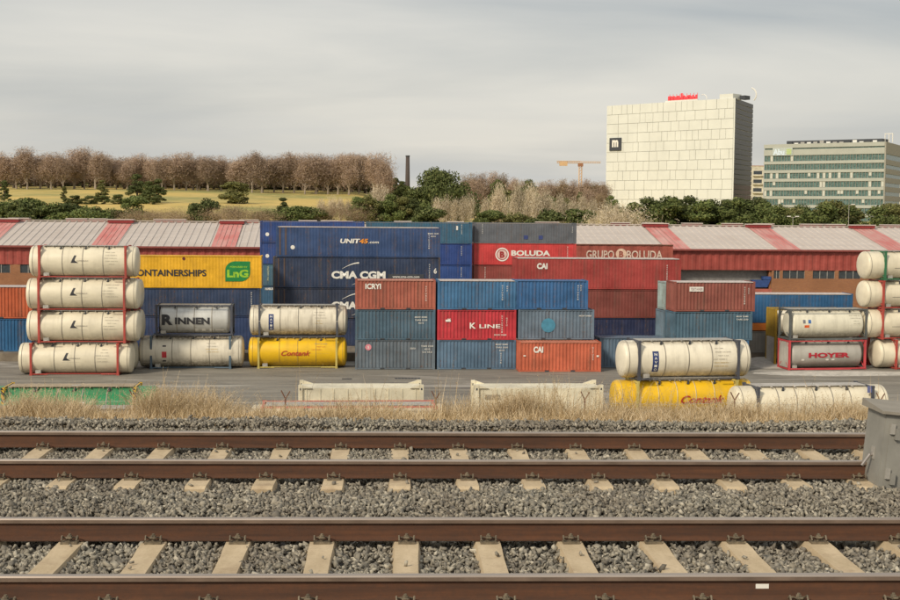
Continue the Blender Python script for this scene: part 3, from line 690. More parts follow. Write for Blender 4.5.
eagle(o, -2.35); small_print(o, 2.0, 4, plain('ochre_print', (.55, .36, .05)), 5)
# hoyer pair at the right
v3 = v_at(820, 370); Wd = 2.6
Hh = on_v(820, 340.2, v3)[1] - zA
o = put_tank(785, 868, v3, zA, Hh, 788, 866.5, ry=5, shell=T_GREY, frame=paint((.55, .06, .07), .2, .2), style='box', bands=0, label='grey tank boxed in a red frame with dark red capital letters, standing on the ground', group='boxed tanks stacked at the right')
on_shell(o, 'HOYER', .15, .0, .40, 3.9, plain('crimson_print', (.40, .015, .03)), .05)
for xx in (-2.3, .0, .55): patch(o, xx - .14, xx + .14, -.5, -.34, M_WHITE)
M_PALE = paint((.50, .47, .42), .3, .2)
block('end_plate', o, -3.62 + .0, -3.58, -1.0, 1.0, .2, Hh - .2, M_PALE)
z2 = zA + Hh + .02; Hs = on_v(820, 309, v3)[1] - z2
o = put_tank(785, 868, v3, z2, Hs, 788, 867, ry=5, shell=tank_paint((.76, .72, .58), .4), frame=paint((.10, .11, .11), .3, .2), style='box', bands=0, label='creamy tank with blue and orange emblem on top of the grey boxed one', group='boxed tanks stacked at the right')
patch(o, -2.45, -2.2, .1, .42, plain('grey_print', (.2, .2, .22))); patch(o, -1.95, -1.68, .1, .42, plain('blue_print', (.05, .15, .4))); patch(o, -2.3, -1.85, -.28, -.05, plain('orange_print', (.75, .12, .02)))
small_print(o, 2.5, 5, None, 4)
o2 = empty('tank_container', uv(on_v(779, 330, v3 + 2.9)[0] + 3.1, v3 + 4.6, zA), AL, label='yellow ended container standing behind the creamy boxed tank', cat='tank container')
OCH = paint((.42, .26, .02), .5, .4)
block('end_plate', o2, -3.3, -3.2, -1.2, 1.2, 2.6, 5.15, OCH); block('lower_end_plate', o2, -3.3, -3.2, -1.2, 1.2, .1, 2.55, M_PALE)
for sy in (-1.22, 1.22):
    for sx in (-3.25, 3.2): block('post', o2, sx - .09, sx + .09, sy - .09, sy + .09, 0, 5.2, OCH)
    for zz_ in (.08, 2.58, 5.12): block('side_rail', o2, -3.15, 3.1, sy - .06, sy + .06, zz_ - .06, zz_ + .06, OCH)
for zz_ in (1.3, 3.9): link('barrel', cget(('bb',), lambda: lathe_x([(-3.0, .3), (-2.9, .9), (-2.7, 1.1), (2.7, 1.1), (2.9, .9), (3.0, .3)])), o2, (0, 0, zz_), None, None, T_DIRTY)
# right edge stack
v4 = v_at(890, 369)
lab = ['cream tank on the ground at the right edge, right of those above', 'cream tank with red post second from the ground at the right edge', 'cream tank with red post third from the ground at the right edge', 'cream tank with a green post on top of the right edge stack']
zs4 = [zA] + [on_v(880, p, v4)[1] for p in (339, 308.5, 280, 250.5)]
for i, (b0, f0, fm_) in enumerate([(876, 893.5, RED_F), (863, 879, RED_F), (861.5, 879, RED_F), (861.5, 880, paint((.03, .16, .07), .3, .2))]):
    o = put_tank(b0, f0 + 98, v4, zs4[i], zs4[i + 1] - zs4[i] - .02, f0, f0 + 82, ry=6, shell=T_CREAM, frame=fm_, label=lab[i], group='cream tanks stacked at the right edge')
    runner(o, -1.5); patch(o, -2.9, -1.6, -.25, -.22, M_BLACK)
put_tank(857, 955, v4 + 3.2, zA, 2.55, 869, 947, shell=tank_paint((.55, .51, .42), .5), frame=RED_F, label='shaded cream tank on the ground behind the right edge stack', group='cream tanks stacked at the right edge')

# ------------------------------------------------------------------ nearest row of the yard, half hidden by the grass bank
vF = 87.6
zW = on_v(680, 380, vF)[1]; zWt = on_v(680, 340.5, vF)[1]
o = put_tank(615, 750, vF, zA, zW - zA - .02, 636, 738, ry=5, shell=T_YEL, frame=YEL_F, bands=4, band_mat=plain('pale_band', (.6, .48, .25)), label='large yellow tank half hidden by the dry grass, under the big white tank', group='tank containers in the nearest yard row')
on_shell(o, 'Contank', 1.1, -.05, .55, 3.1, plain('red_script', (.45, .04, .02)), .015, shear=.4)
o = put_tank(621, 748, vF, zW, zWt - zW, 637, 739, ry=5, shell=tank_paint((.80, .74, .60), .40), frame=DARK_F, label='big white tank with dark posts and a navy upright plate on the yellow tank', group='tank containers in the nearest yard row', rail=M_GALV, bands=3)
eagle(o, -2.35); small_print(o, 2.35, 1, plain('ochre_print', (.60, .40, .05)), 6)
def striped():
    m, t, b = new_mat('yellow_black_hazard_stripes')
    tc_ = nn(t, 'ShaderNodeTexCoord'); sx = nn(t, 'ShaderNodeSeparateXYZ'); t.links.new(tc_.outputs['Object'], sx.inputs[0])
    a = nn(t, 'ShaderNodeMath', operation='ADD'); t.links.new(sx.outputs[0], a.inputs[0]); t.links.new(sx.outputs[2], a.inputs[1])
    fr_ = nn(t, 'ShaderNodeMath', operation='PINGPONG'); fr_.inputs[1].default_value = .22; t.links.new(a.outputs[0], fr_.inputs[0])
    gt = nn(t, 'ShaderNodeMath', operation='GREATER_THAN'); gt.inputs[1].default_value = .11; t.links.new(fr_.outputs[0], gt.inputs[0])
    c = mixc(t, gt.outputs[0], (.04, .035, .03), (.70, .42, .02)); t.links.new(c, b.inputs['Base Color']); return m
STR = striped()
vG = 81; zG = on_v(80, 387.5, vG)[1]
o = put_tank(-20, 157, vG, zA, zG - zA, 2, 134, walk=paint((.42, .33, .22), .3, .3), shell=tank_paint((.012, .24, .085), .15), frame=STR, rail=paint((.55, .5, .42), .3, .3), bands=4, label='green tank with yellow and black striped posts behind the grass at the left', group='tank containers in the nearest yard row')
for px in (112, 123): patch(o, -6 + (px - 20) * .0635 * 1.02, -5.75 + (px - 20) * .0635 * 1.02, .35, .6, M_WHITE)
# two cream boxes with raised corner fittings
for (a, b_, lb) in ((298.5, 423.5, 'cream coloured swap body box with raised corner fittings, left of the two'), (475, 603, 'cream coloured swap body box with a small window panel, right of the two')):
    vX = 83.7; u0, u1 = on_v(a, 388, vX)[0], on_v(b_, 388, vX)[0]; zt1 = on_v((a + b_) / 2, 388.3, vX)[1]; Lx = u1 - u0; hx = zt1 - zA
    cm = paint((.72, .66, .50), .25, .15)
    o = empty('swap_body', uv((u0 + u1) / 2, vX + 1.25, zA), AL, label=lb, cat='swap body', group='cream swap bodies in the nearest yard row')
    block('body', o, -Lx / 2 + .12, Lx / 2 - .12, -1.18, 1.18, .25, hx, cm)
    for i in range(9):
        x_ = -Lx / 2 + .5 + i * (Lx - 1) / 8; block('side_rib', o, x_ - .03, x_ + .03, -1.215, -1.182, .3, hx - .05, cm)
    for sx in (-1, 1):
        for sy in (-1, 1):
            p_ = block('corner_post', o, sx * (Lx / 2 - .12) - .13, sx * (Lx / 2 - .12) + .13, sy * 1.22 - .1, sy * 1.22 + .1, 0, hx + .22, cm)
            wedge = MB(); x0_ = sx * (Lx / 2 - .26); wedge.v = [(x0_, -.08, hx), (x0_ - sx * .6, -.08, hx), (x0_, -.08, hx + .2), (x0_, .08, hx), (x0_ - sx * .6, .08, hx), (x0_, .08, hx + .2)]
            wedge.f = [(0, 1, 2), (3, 5, 4), (0, 2, 5, 3), (1, 4, 5, 2), (0, 3, 4, 1)]; wedge.m = [0] * 5
            link('corner_gusset', wedge.mesh('corner_gusset', [None]), o, (0, sy * 1.22, 0), None, None, cm)
            block('casting_hole', o, sx * (Lx / 2 - .12) - .05, sx * (Lx / 2 - .12) + .05, sy * 1.22 - .104, sy * 1.22 - .10, hx - .12, hx + .02, M_DARK)
    if a > 400: block('window_panel', o, -Lx / 2 + .65, -Lx / 2 + 1.6, -1.235, -1.22, hx - .7, hx - .42, plain('grey_panel', (.28, .24, .18)))
    else: block('yellow_label', o, -Lx / 2 + .7, -Lx / 2 + 1.6, -1.235, -1.22, hx - 1.05, hx - .8, plain('yellow_label', (.75, .45, .03)))
# white tank with long walkway beside the cabinet
vE = 83.4; zE = on_v(800, 386.5, vE)[1]
o = put_tank(736, 884, vE, zA, zE - zA, 757, 875, ry=4, shell=T_CREAM, frame=DARK_F, bands=5, walk=paint((.5, .47, .43), .3, .3), label='long cream tank with a pale walkway lying right of the half hidden yellow tank', group='tank containers in the nearest yard row')
block('corner_plate', o, 3.55, 3.95, -1.3, -1.24, zE - zA - .45, zE - zA - .02, plain('blue_white_plate', (.12, .14, .3)))
# nearest ones, only their tops above the grass
vN = 74; zN = on_v(345, 406.5, vN)[1]
put_tank(252, 450, vN, zA, zN - zA, 262, 436, shell=T_CREAM, frame=paint((.55, .16, .12), .3, .3), style='swap', label='cream tank with red top rail barely showing above the grass left of centre', group='tank containers in the nearest yard row', rail=RED_F)
for k_ in [x for x in COL.objects if x.get('label', '').startswith('cream tank with red top rail')]:
    Lq = on_v(436, 406, vN)[0] - on_v(262, 406, vN)[0]
    for sy in (-1.15, 1.15): block('top_rail', k_, -Lq / 2 + .1, Lq / 2 - .1, sy - .05, sy + .05, zN - zA - .1, zN - zA, paint((.55, .16, .12), .3, .3))
vN2 = 72.5; zN2 = on_v(120, 410, vN2)[1]
put_tank(-60, 168, vN2, zA, zN2 - zA, -40, 156, shell=tank_paint((.70, .62, .56), .5), frame=paint((.6, .45, .42), .3, .3), label='pinkish white tank, only its top showing through the grass at the left', group='tank containers in the nearest yard row')

# ------------------------------------------------------------------ warehouse
vW, vRg = 180.0, 195.0
RED_W = paint((.33, .055, .04), .25, .1)
m, t, b = new_mat('pale_roof_sheet')
v0 = coords(t, (.1, 1.2, 1), False); n_ = noise(t, v0, 1, 5, .6); n2_ = noise(t, coords(t, (.5, .06, 1), False), 1, 5, .6)
c = mixc(t, rampf(t, n_, .3, .7), (.47, .41, .365), (.56, .495, .445)); c = mixc(t, rampf(t, n2_, .5, .75, 0, .5), c, (.42, .35, .30))
t.links.new(c, b.inputs['Base Color']); b.inputs['Roughness'].default_value = .6; M_ROOF = m
m, t, b = new_mat('translucent_red_roof_strip')
n_ = noise(t, coords(t, (.6, .1, 1)), 1, 5, .6); c = mixc(t, rampf(t, n_, .35, .7), (.55, .15, .13), (.60, .34, .30)); t.links.new(c, b.inputs['Base Color']); b.inputs['Roughness'].default_value = .55; M_STRIP = m
m, t, b = new_mat('warm_brick')
bk = nn(t, 'ShaderNodeTexBrick'); bk.inputs['Scale'].default_value = 1; bk.inputs['Brick Width'].default_value = .28; bk.inputs['Row Height'].default_value = .075; bk.inputs['Mortar Size'].default_value = .008
bk.inputs['Color1'].default_value = (.36, .14, .05, 1); bk.inputs['Color2'].default_value = (.28, .10, .04, 1); bk.inputs['Mortar'].default_value = (.3, .22, .15, 1)
tcb = nn(t, 'ShaderNodeNewGeometry'); mpb = nn(t, 'ShaderNodeMapping'); mpb.inputs['Rotation'].default_value = (R(90), 0, 0); t.links.new(tcb.outputs['Position'], mpb.inputs[0]); t.links.new(mpb.outputs[0], bk.inputs['Vector'])
n_ = noise(t, coords(t, (.25, 1, .5)), 1, 4, .6); c = mixc(t, rampf(t, n_, .4, .7, 0, .5), bk.outputs[0], (.20, .09, .04)); t.links.new(c, b.inputs['Base Color']); b.inputs['Roughness'].default_value = .9; M_BRICK = m
def warehouse(pa, pb, pe, pr, v_e, label, wins, bay=None, low=0):
    """pa..pb pixel span, pe eave pixel row at mid, pr ridge pixel row at mid"""
    xm = (pa + pb) / 2; ze = on_v(xm, pe, v_e)[1]; zr_ = on_v(xm, pr, vRg)[1]
    u0, u1 = on_v(pa, pe, v_e)[0], on_v(pb, pe, v_e)[0]
    o = empty('warehouse', uv(u0, v_e, YZ), AL, label=label, cat='warehouse')
    L = u1 - u0; dv = vRg - v_e; ze -= YZ; zr_ -= YZ; oh = .35
    n = int(L / 1.0)
    for side, nm in ((0, 'front'), (1, 'back')):
        mb = MB(); pts = []
        for i in range(n):
            x = L * i / n; p = L / n; pts += [(x, 0), (x + p * .58, 0), (x + p * .66, .09), (x + p * .9, .09), (x + p * .97, 0)]
        pts.append((L, 0))
        for (xa, a), (xb, b_) in zip(pts, pts[1:]):
            if xb - xa < 1e-5: continue
            if side == 0: mb.quad((xa, -oh, ze + a), (xb, -oh, ze + b_), (xb, dv, zr_ + b_), (xa, dv, zr_ + a))
            else: mb.quad((xa, dv, zr_ + a), (xb, dv, zr_ + b_), (xb, 2 * dv + oh, ze + b_), (xa, 2 * dv + oh, ze + a))
        link('roof', mb.mesh('roof', [None]), o, None, None, None, M_ROOF)
    zw = ze - (on_v(xm, 248, v_e)[1] - on_v(xm, 266 if pa < 200 else 268, v_e)[1])
    b0, b1 = (on_v(bay[0], 275, v_e)[0] - u0, on_v(bay[1], 275, v_e)[0] - u0) if bay else (None, None)
    # ribbed red cladding above, brick below
    me = corrugated(L, ze - zw, 1.1, .08, 'cladding'); link('cladding', me, o, (L / 2, -.02, zw), None, None, RED_W)
    segs = [(0, L)] if not bay else [(0, b0), (b1, L)]
    hw = 1.15
    for a, b_ in segs:
        block('brick_wall', o, a, b_, .05, .35, 0, zw - hw, M_BRICK)
    # windows in a band between piers
    cur = [(on_v(a, 270, v_e)[0] - u0, on_v(b_, 270, v_e)[0] - u0) for a, b_ in wins]
    edges = []
    for a, b_ in segs:
        x = a
        for wa, wb in cur:
            if wa > x - .01 and wb < b_ + .01: edges.append((x, wa)); x = wb
        edges.append((x, b_))
    for a, b_ in edges:
        if b_ - a > .02: block('wall_pier', o, a, b_, .05, .35, zw - hw, zw, M_BRICK)
    for wa, wb in cur:
        wd = empty('window', (0, 0, 0)); wd.parent = o
        block('pane', wd, wa, wb, .2, .24, zw - hw, zw, M_GLASS)
        k = max(2, int((wb - wa) / .9))
        for i in range(k + 1):
            x = wa + (wb - wa) * i / k; block('mullion', wd, x - .04 if i else x, x + .04 if i < k else x, .13, .19, zw - hw, zw, M_GALV)
    if bay:
        zb_ = zw - 2.6
        block('bay_back_wall', o, b0, b1, 1.3, 1.5, 0, zw, plain('grey_bay_wall', (.24, .235, .225)))
        block('bay_lower_wall', o, b0, b1, .05, .35, 0, zb_, paint((.45, .12, .08), .3, .1))
        block('bay_jamb', o, b1 - .3, b1 + .002, .36, 1.28, 0, zw, M_BRICK); block('bay_floor', o, b0, b1, .36, 1.28, zb_ - .3, zb_ - .1, M_PLAT)
    for x in (0, L): block('gable_wall', o, x - .1 if x else x + .01, x - .01 if x else x + .1, .36, 2 * dv, 0, ze - .05, RED_W)
    block('back_wall', o, .2, L - .2, 2 * dv - .3, 2 * dv, 0, ze - .05, RED_W)
    ga = MB()
    for x in (.05, L - .05): ga.v += [(x, 0, ze - .05), (x, 2 * dv, ze - .05), (x, dv, zr_ - .05)]; k = len(ga.v); ga.f.append((k - 3, k - 2, k - 1)); ga.m.append(0)
    link('gable', ga.mesh('gable', [None]), o, None, None, None, RED_W)
    block('ridge_cap', o, 0, L, dv - .35, dv + .35, zr_ + .09, zr_ + .2, M_ROOF)
    block('gutter', o, 0, L, -.55, -.37, ze - .12, ze + .12, plain('gutter_red', (.25, .06, .05)))
    return o, u0, L, dv, ze, zr_
def strip(o, u0, dv, ze, zr_, px0, px1, pyv, f0=.0, f1=1.0, v_e=vW):
    ua = on_v(px0, pyv, vRg - 2)[0] - u0; ub = on_v(px1, pyv, vRg - 2)[0] - u0
    mb = MB(); n = 5
    def P(x, f): return (x, -.36 + f * (dv - 1.6), ze + .105 + (zr_ - ze) * (f * (dv - 1.6)) / dv)
    for i in range(n):
        a = ua + (ub - ua) * i / n; c_ = ua + (ub - ua) * (i + .9) / n; mb.quad(P(a, 0), P(c_, 0), P(c_, 1), P(a, 1)); mb.box(c_, c_ + (ub - ua) * .06 / n, 0, 0, 0, 0) if False else None
    link('red_roof_strip', mb.mesh('red_roof_strip', [None]), o, None, None, None, M_STRIP)
    vent(o, ua, ub, dv - 1.75, zr_ - .15)
def vent(o, ua, ub, y, z, h=.42):
    vt = block('roof_vent', o, ua - .1, ub + .1, y, y + 1.3, z, z + h, plain('vent_red', (.26, .03, .03)))
    link('vent_cap', UNIT, vt, (0, 0, .5 + .16), None, (1.06, 1.2, .32), M_ROOF)
o, u0, L, dv, ze, zr_ = warehouse(-170, 470, 247.0, 222.0, vW, 'long red walled warehouse with pale ribbed roof and red roof strips at the left',
    [(-60, -38), (-30, -14), (-8, 10), (20, 36)])
for a, b_ in ((-110, -88), (-6, 17), (108, 132), (220, 243), (330, 352)): strip(o, u0, dv, ze, zr_, a, b_, 223)
for a, b_ in ((12, 30), (69, 88), (92, 107), (156, 174), (176, 186), (241, 258), (300, 316), (322, 337), (395, 410), (448, 462)):
    vent(o, on_v(a, 219, vRg + 6)[0] - u0, on_v(b_, 219, vRg + 6)[0] - u0, dv + 4.5, zr_ - .12, .42)
o, u0, L, dv, ze, zr_ = warehouse(470.5, 1090, 250.3, 226.6, vW - .0, 'long red walled warehouse with brick base, windows and a grey loading bay at the right',
    [(774, 780), (783, 805), (813, 835), (839, 861), (868, 890), (896, 918)], bay=(660, 772))
for a, b_ in ((645, 668), (749, 771), (853, 875), (958, 980)): strip(o, u0, dv, ze, zr_, a, b_, 229)
for a, b_ in ((611, 627), (643, 660), (682, 699), (722, 739), (754, 770), (800, 818), (824, 841), (880, 898), (536, 556)):
    vent(o, on_v(a, 224, vRg + 6)[0] - u0, on_v(b_, 224, vRg + 6)[0] - u0, dv + 4.5, zr_ - .12, .42)
# porch volume with company name, in front of the right warehouse
vP = 172
ua, ub = on_v(560, 250, vP)[0], on_v(673, 250, vP)[0]; zt1 = on_v(620, 245.2, vP)[1]
po = empty('office_annex', uv((ua + ub) / 2, vP, YZ), AL, label='brown red annex with pale company letters standing behind the brick red long container', cat='building')
Lp = ub - ua; hp = zt1 - YZ
link('front_wall', corrugated(Lp, hp, 1.2, .04, 'front_wall'), po, (0, 0, 0), None, None, paint((.34, .075, .05), .3, .1))
block('side_wall', po, Lp / 2 - .2, Lp / 2, .1, 7.5, 0, hp, RED_W); block('flat_roof', po, -Lp / 2, Lp / 2 - .21, .1, 7.5, hp - .25, hp - .02, RED_W); block('parapet_cap', po, -Lp / 2, Lp / 2 + .02, -.1, .09, hp, hp + .12, M_RUST)
pm = Lp / 113; sgn = plain('pale_sign_letters', (.62, .48, .40), .6)
lettering(po, 'GRUPO', (600 - 616.5) * pm, -.06, hp - 1.2, 1.1, 28 * pm, sgn, .02); lettering(po, 'BOLUDA', (644.5 - 616.5) * pm, -.06, hp - 1.2, 1.1, 36 * pm, sgn, .02)
link('round_emblem', disc, po, ((621 - 616.5) * pm, -.05, hp - 1.15), None, (.72, 1, .72), plain('pale_emblem', (.7, .5, .38)))
lettering(po, 'B', (621 - 616.5) * pm, -.07, hp - 1.15, .8, .6, paint((.34, .075, .05), .3, .1), .04)
# blue skip in the loading bay
sk = on_v(757, 284, vW + 2); so = empty('waste_skip', uv(sk[0], vW + .66, sk[1] - .35), AL, label='small blue skip standing in the grey loading bay of the right warehouse', cat='skip')
BL = plain('skip_blue', (.03, .07, .22)); mb = MB(); mb.v = [(-.9, -.5, 0), (.9, -.5, 0), (.9, .4, 0), (-.9, .4, 0), (-1.3, -.55, 1), (1.3, -.55, 1), (1.3, .5, 1), (-1.3, .5, 1)]
mb.f = [(0, 1, 5, 4), (1, 2, 6, 5), (2, 3, 7, 6), (3, 0, 4, 7), (0, 3, 2, 1)]; mb.m = [0] * 5
link('body', mb.mesh('skip_body', [None]), so, None, None, None, BL); block('raised_lid', so, .3, 1.4, -.5, .5, 1.05, 1.5, BL)

# ------------------------------------------------------------------ far buildings
PAN = plain('cream_facade_panel', (.69, .70, .645), .55, 0, .06, .12)
def tall():
    A = at_depth(607, 107, 607); B = at_depth(734, 99.3, 560); Cc = at_depth(752, 107, 592)
    zt_ = (A.z + B.z) / 2 + .6; zb = -8
    ax = Vector((B.x - A.x, B.y - A.y, 0)); Lx = ax.length; ang = math.atan2(ax.y, ax.x)
    d = Vector((Cc.x - B.x, Cc.y - B.y, 0)); Dp = d.length
    o = empty('office_tower', (A.x, A.y, zb), ang, label='tall windowless cream office block with staggered facade panels and a red rooftop sign', cat='office building')
    H = zt_ - zb
    # depth direction in local frame
    dl = Matrix.Rotation(-ang, 3, 'Z') @ d; sk_ = dl.x; dy = dl.y
    mb = MB(); z0, z1 = 0, H - .4
    P = [(0.0, .4), (Lx, .4), (Lx + sk_, .4 + dy), (sk_, .4 + dy)]
    for i in range(4):
        a = P[i]; b_ = P[(i + 1) % 4]; mb.quad((*a, z0), (*b_, z0), (*b_, z1), (*a, z1))
    mb.quad(*[(*p, z1) for p in P]); link('wall', mb.mesh('wall', [None]), o, None, None, None, plain('panel_joint', (.60, .59, .52), .8))
    rows = 14; rh = H / rows; r_ = random.Random(3)
    for j in range(rows):
        x = 0.0
        while x < Lx - .3:
            w_ = r_.choice((3.0, 4.2, 5.4, 6.6)); w_ = min(w_, Lx - x)
            if Lx - x - w_ < 1.5: w_ = Lx - x
            off = r_.choice((0, .03, .06))
            block('facade_panel', o, x + .07, x + w_ - .07, .0 - off, .36, j * rh + .07, (j + 1) * rh - .07, PAN); x += w_
    # dark glazed right side: storeys of louvred windows
    sd_ = Vector((sk_, dy, 0)); Ls = sd_.length; sa = math.atan2(dy, sk_)
    side = empty('side_facade', (Lx, .4, 0)); side.parent = o; side.rotation_euler = (0, 0, sa)
    DG = plain('dark_louvre', (.055, .052, .055), .45); BR = plain('brown_louvre', (.10, .05, .04), .5)
    for j in range(rows * 2):
        z = j * rh / 2; block('louvre', side, .2, Ls - .2, -.35, -.02, z + .25, z + rh / 2 - .1, BR if j < rows * .75 else DG)
    block('corner_strip', side, -.25, .15, -.42, .1, 0, H, PAN)
    # logo panel
    k = Lx / 127; lz = H * (1 - 32.5 / 110.0)
    block('logo_plate', o, 4 * k, 16.5 * k, -.5, -.2, lz - 2.9, lz + 2.9, M_DARK); lettering(o, 'm', 10.2 * k, -.55, lz + 1.1, 4.2, 3.5, M_WHITE, .05)
    # roof sign
    SR = plain('red_sign', (.90, .07, .09), .4); sg = empty('roof_sign', (0, 0, H)); sg.parent = o
    lettering(sg, 'mahou', 76.0 * k, 1.4, 2.05, 3.1, 29 * k, SR, .05); 
    for i in range(9): block('sign_post', sg, (63 + i * 3.4) * k, (63 + i * 3.4) * k + .15, 1.5, 1.65, -.3, 3.4, SR)
    block('sign_backing', sg, 62.2 * k, 90 * k, 1.6, 1.8, .4, 1.9, plain('sign_backing_red', (.65, .06, .07)))
    block('parapet', o, 60 * k, 92 * k, .5, .9, H - .4, H + .6, PAN); block('plant_room', o, 113 * k, Lx - .8, .45, 7, H - .4, H + 1.9, PAN)
    block('plant_unit', o, Lx + .2, Lx + 2.8, 4, 8, H - .4, H + 1.2, M_DARK)
    dsh = MB(); 
    for i in range(8):
        a = -.9 + i * .28; a2 = a + .28; dsh.bar((3 * math.cos(a), 0, 3 * math.sin(a)), (3 * math.cos(a2), 0, 3 * math.sin(a2)), .28, 5)
    link('antenna_arc', dsh.mesh('antenna_arc', [M_WHITE]), o, (Lx + 2.2, 9, H + 1.7)); link('antenna_arc', dsh.mesh('antenna_arc', [M_WHITE]), o, (93 * k, 4, H + .9), (0, -.7, 0), (.6, .6, .6))
tall()
def office():
    A = at_depth(764.5, 147, 545); B = at_depth(885, 139, 515); Cc = at_depth(901, 142, 545)
    zb = -8; H = (A.z + B.z) / 2 - zb; ax = Vector((B.x - A.x, B.y - A.y, 0)); Lx = ax.length; ang = math.atan2(ax.y, ax.x)
    d = Matrix.Rotation(-ang, 3, 'Z') @ Vector((Cc.x - B.x, Cc.y - B.y, 0))
    o = empty('office_building', (A.x, A.y, zb), ang, label='lower beige office block with green glass window bands at the right edge of the view', cat='office building')
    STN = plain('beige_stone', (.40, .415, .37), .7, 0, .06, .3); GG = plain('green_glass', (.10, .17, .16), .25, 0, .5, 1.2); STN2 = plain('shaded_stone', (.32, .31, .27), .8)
    P = [(0, .4), (Lx, .4), (Lx + d.x, .4 + d.y), (d.x, .4 + d.y)]
    mb = MB()
    for i in range(4): a = P[i]; b_ = P[(i + 1) % 4]; mb.quad((*a, 0), (*b_, 0), (*b_, H), (*a, H))
    mb.quad(*[(*p, H) for p in P]); link('core', mb.mesh('core', [None]), o, None, None, None, GG)
    m_px = 530 / F; per = 8.85 * m_px; top = H - 11.5 * m_px
    sd_ = Vector((d.x, d.y, 0)); Ls = sd_.length; side = empty('side_facade', (Lx, .4, 0)); side.parent = o; side.rotation_euler = (0, 0, math.atan2(d.y, d.x))
    block('parapet_band', o, -.2, Lx, -.1, .38, H - 4.0 * m_px, H, STN); block('parapet_band', o, -.2, Lx, 0, .38, top, H - 5.4 * m_px, STN)
    j = 0; z = top; r_ = random.Random(2)
    lite = plain('drawn_blind', (.55, .56, .50), .6)
    while z > 1:
        zl_ = z - 5.9 * m_px; nw = 40
        fr_ = empty('window_band', (0, 0, 0)); fr_.parent = o
        for i in range(nw):
            x = Lx * i / nw; block('mullion', fr_, x, x + .12, .12, .36, zl_, z, STN2)
            if r_.random() < .16: block('blind', fr_, x + .2, x + Lx / nw - .05, .2, .34, zl_ + r_.choice((.1, .9)), z - .02, lite)
        block('spandrel_band', o, -.2, Lx, 0, .38, zl_ - (per - 5.9 * m_px), zl_, STN)
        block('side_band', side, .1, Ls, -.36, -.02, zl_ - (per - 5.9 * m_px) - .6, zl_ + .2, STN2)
        z -= per; j += 1
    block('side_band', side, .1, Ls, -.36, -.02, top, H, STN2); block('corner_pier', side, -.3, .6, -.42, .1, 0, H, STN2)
    k = Lx / 120
    block('roof_plant', o, 20 * k, 115 * k, 3, 10, H, H + 1.4, M_DARK); 
    for i in range(14): block('plant_unit', o, (22 + i * 6.5) * k, (26 + i * 6.5) * k, 2.3, 2.95, H + .1, H + r_.uniform(.5, 1.3), r_.choice((M_GALV, M_WHITE, M_DARK)))
    tw = empty('roof_mast', (115 * k, 6, H)); tw.parent = o
    for x in (0, 1.5, 3): link('mast_bar', MB().bar((x, 0, 0), (x, 0, 3.6), .16, 5).mesh('mast_bar', [M_WHITE]), tw)
    link('mast_bar', MB().bar((0, 0, 3.4), (3, 0, 3.4), .16, 5).mesh('mast_bar', [M_WHITE]), tw)
    zs_ = H - 7.8 * m_px
    block('sign_backing', o, 9 * k, 29.5 * k, -.3, -.02, zs_ - 1.5, zs_ + 1.6, plain('sign_pale', (.45, .50, .48)))
    lettering(o, 'Abu', 15.5 * k, -.4, zs_, 2.3, 12 * k, plain('sign_pale_blue', (.62, .72, .82)), .05); block('green_sign_square', o, 23.5 * k, 28.5 * k, -.42, -.32, zs_ - 1.1, zs_ + 1.2, plain('sign_green', (.42, .52, .25)))
office()
def flats(px0, px1, py0, D, label):
    A = at_depth(px0, py0, D); B = at_depth(px1, py0, D); zb = -6; H = A.z - zb; Lx = (B - A).length
    o = empty('apartment_block', (A.x, A.y, zb), math.atan2(B.y - A.y, B.x - A.x), label=label, cat='building')
    W_ = paint((.66, .62, .50), .1, 0, .7); block('wall', o, 0, Lx, .3, 12, 0, H, W_)
    per = 8.6 * D / F; z = H - 2.2
    while z > 3:
        wn = empty('window', (0, 0, 0)); wn.parent = o
        block('pane', wn, Lx * .30, Lx * .88, .2, .29, z - 2.1, z - .3, M_GLASS); block('balcony', o, Lx * .25, Lx * .95, -.8, .28, z - 3.0, z - 2.3, W_); z -= per
    block('roof_edge', o, -.1, Lx + .1, .2, 12.1, H, H + .3, plain('terracotta', (.42, .2, .1)))
flats(749.5, 764, 166, 700, 'narrow cream apartment block glimpsed between the tall tower and the office block')
flats(899.5, 925, 178, 700, 'cream apartment block just entering at the right edge of the view')
def white_house(px0, px1, py, D, label):
    A = at_depth(px0, py, D); B = at_depth(px1, py, D); o = empty('house', (A.x, A.y, A.z - 9), 0, label=label, cat='house'); Lx = B.x - A.x
    block('wall', o, 0, Lx, 0, 8, 0, 9, paint((.66, .62, .54), .1, 0, .7)); block('roof', o, -.3, Lx + .3, -.3, 8.3, 9, 9.4, plain('terracotta', (.42, .2, .1)))
    for i in range(4): block('window', o, Lx * (i + .3) / 4, Lx * (i + .7) / 4, -.05, -.01, 6.5, 8, M_GLASS)
white_house(381, 397, 183, 900, 'small white house on the horizon just right of the row of bare trees')
white_house(398, 407, 185, 950, 'small white house on the horizon under the tall chimney')
c0 = at_depth(407.5, 190, 800); ct = at_depth(407.5, 155.5, 800)
o = empty('chimney', (c0.x, c0.y, c0.z - 12), 0, label='tall slender dark brick chimney rising above the trees left of centre', cat='chimney')
link('shaft', MB().bar((0, 0, 0), (0, 0, ct.z - c0.z + 11.2), 1.7, 16, 1.15).mesh('shaft', [plain('sooty_brick', (.075, .06, .055), .9)], True), o)
link('rim', MB().bar((0, 0, ct.z - c0.z + 11.2), (0, 0, ct.z - c0.z + 12), 1.3, 16, 1.35).mesh('rim', [M_DARK]), o)
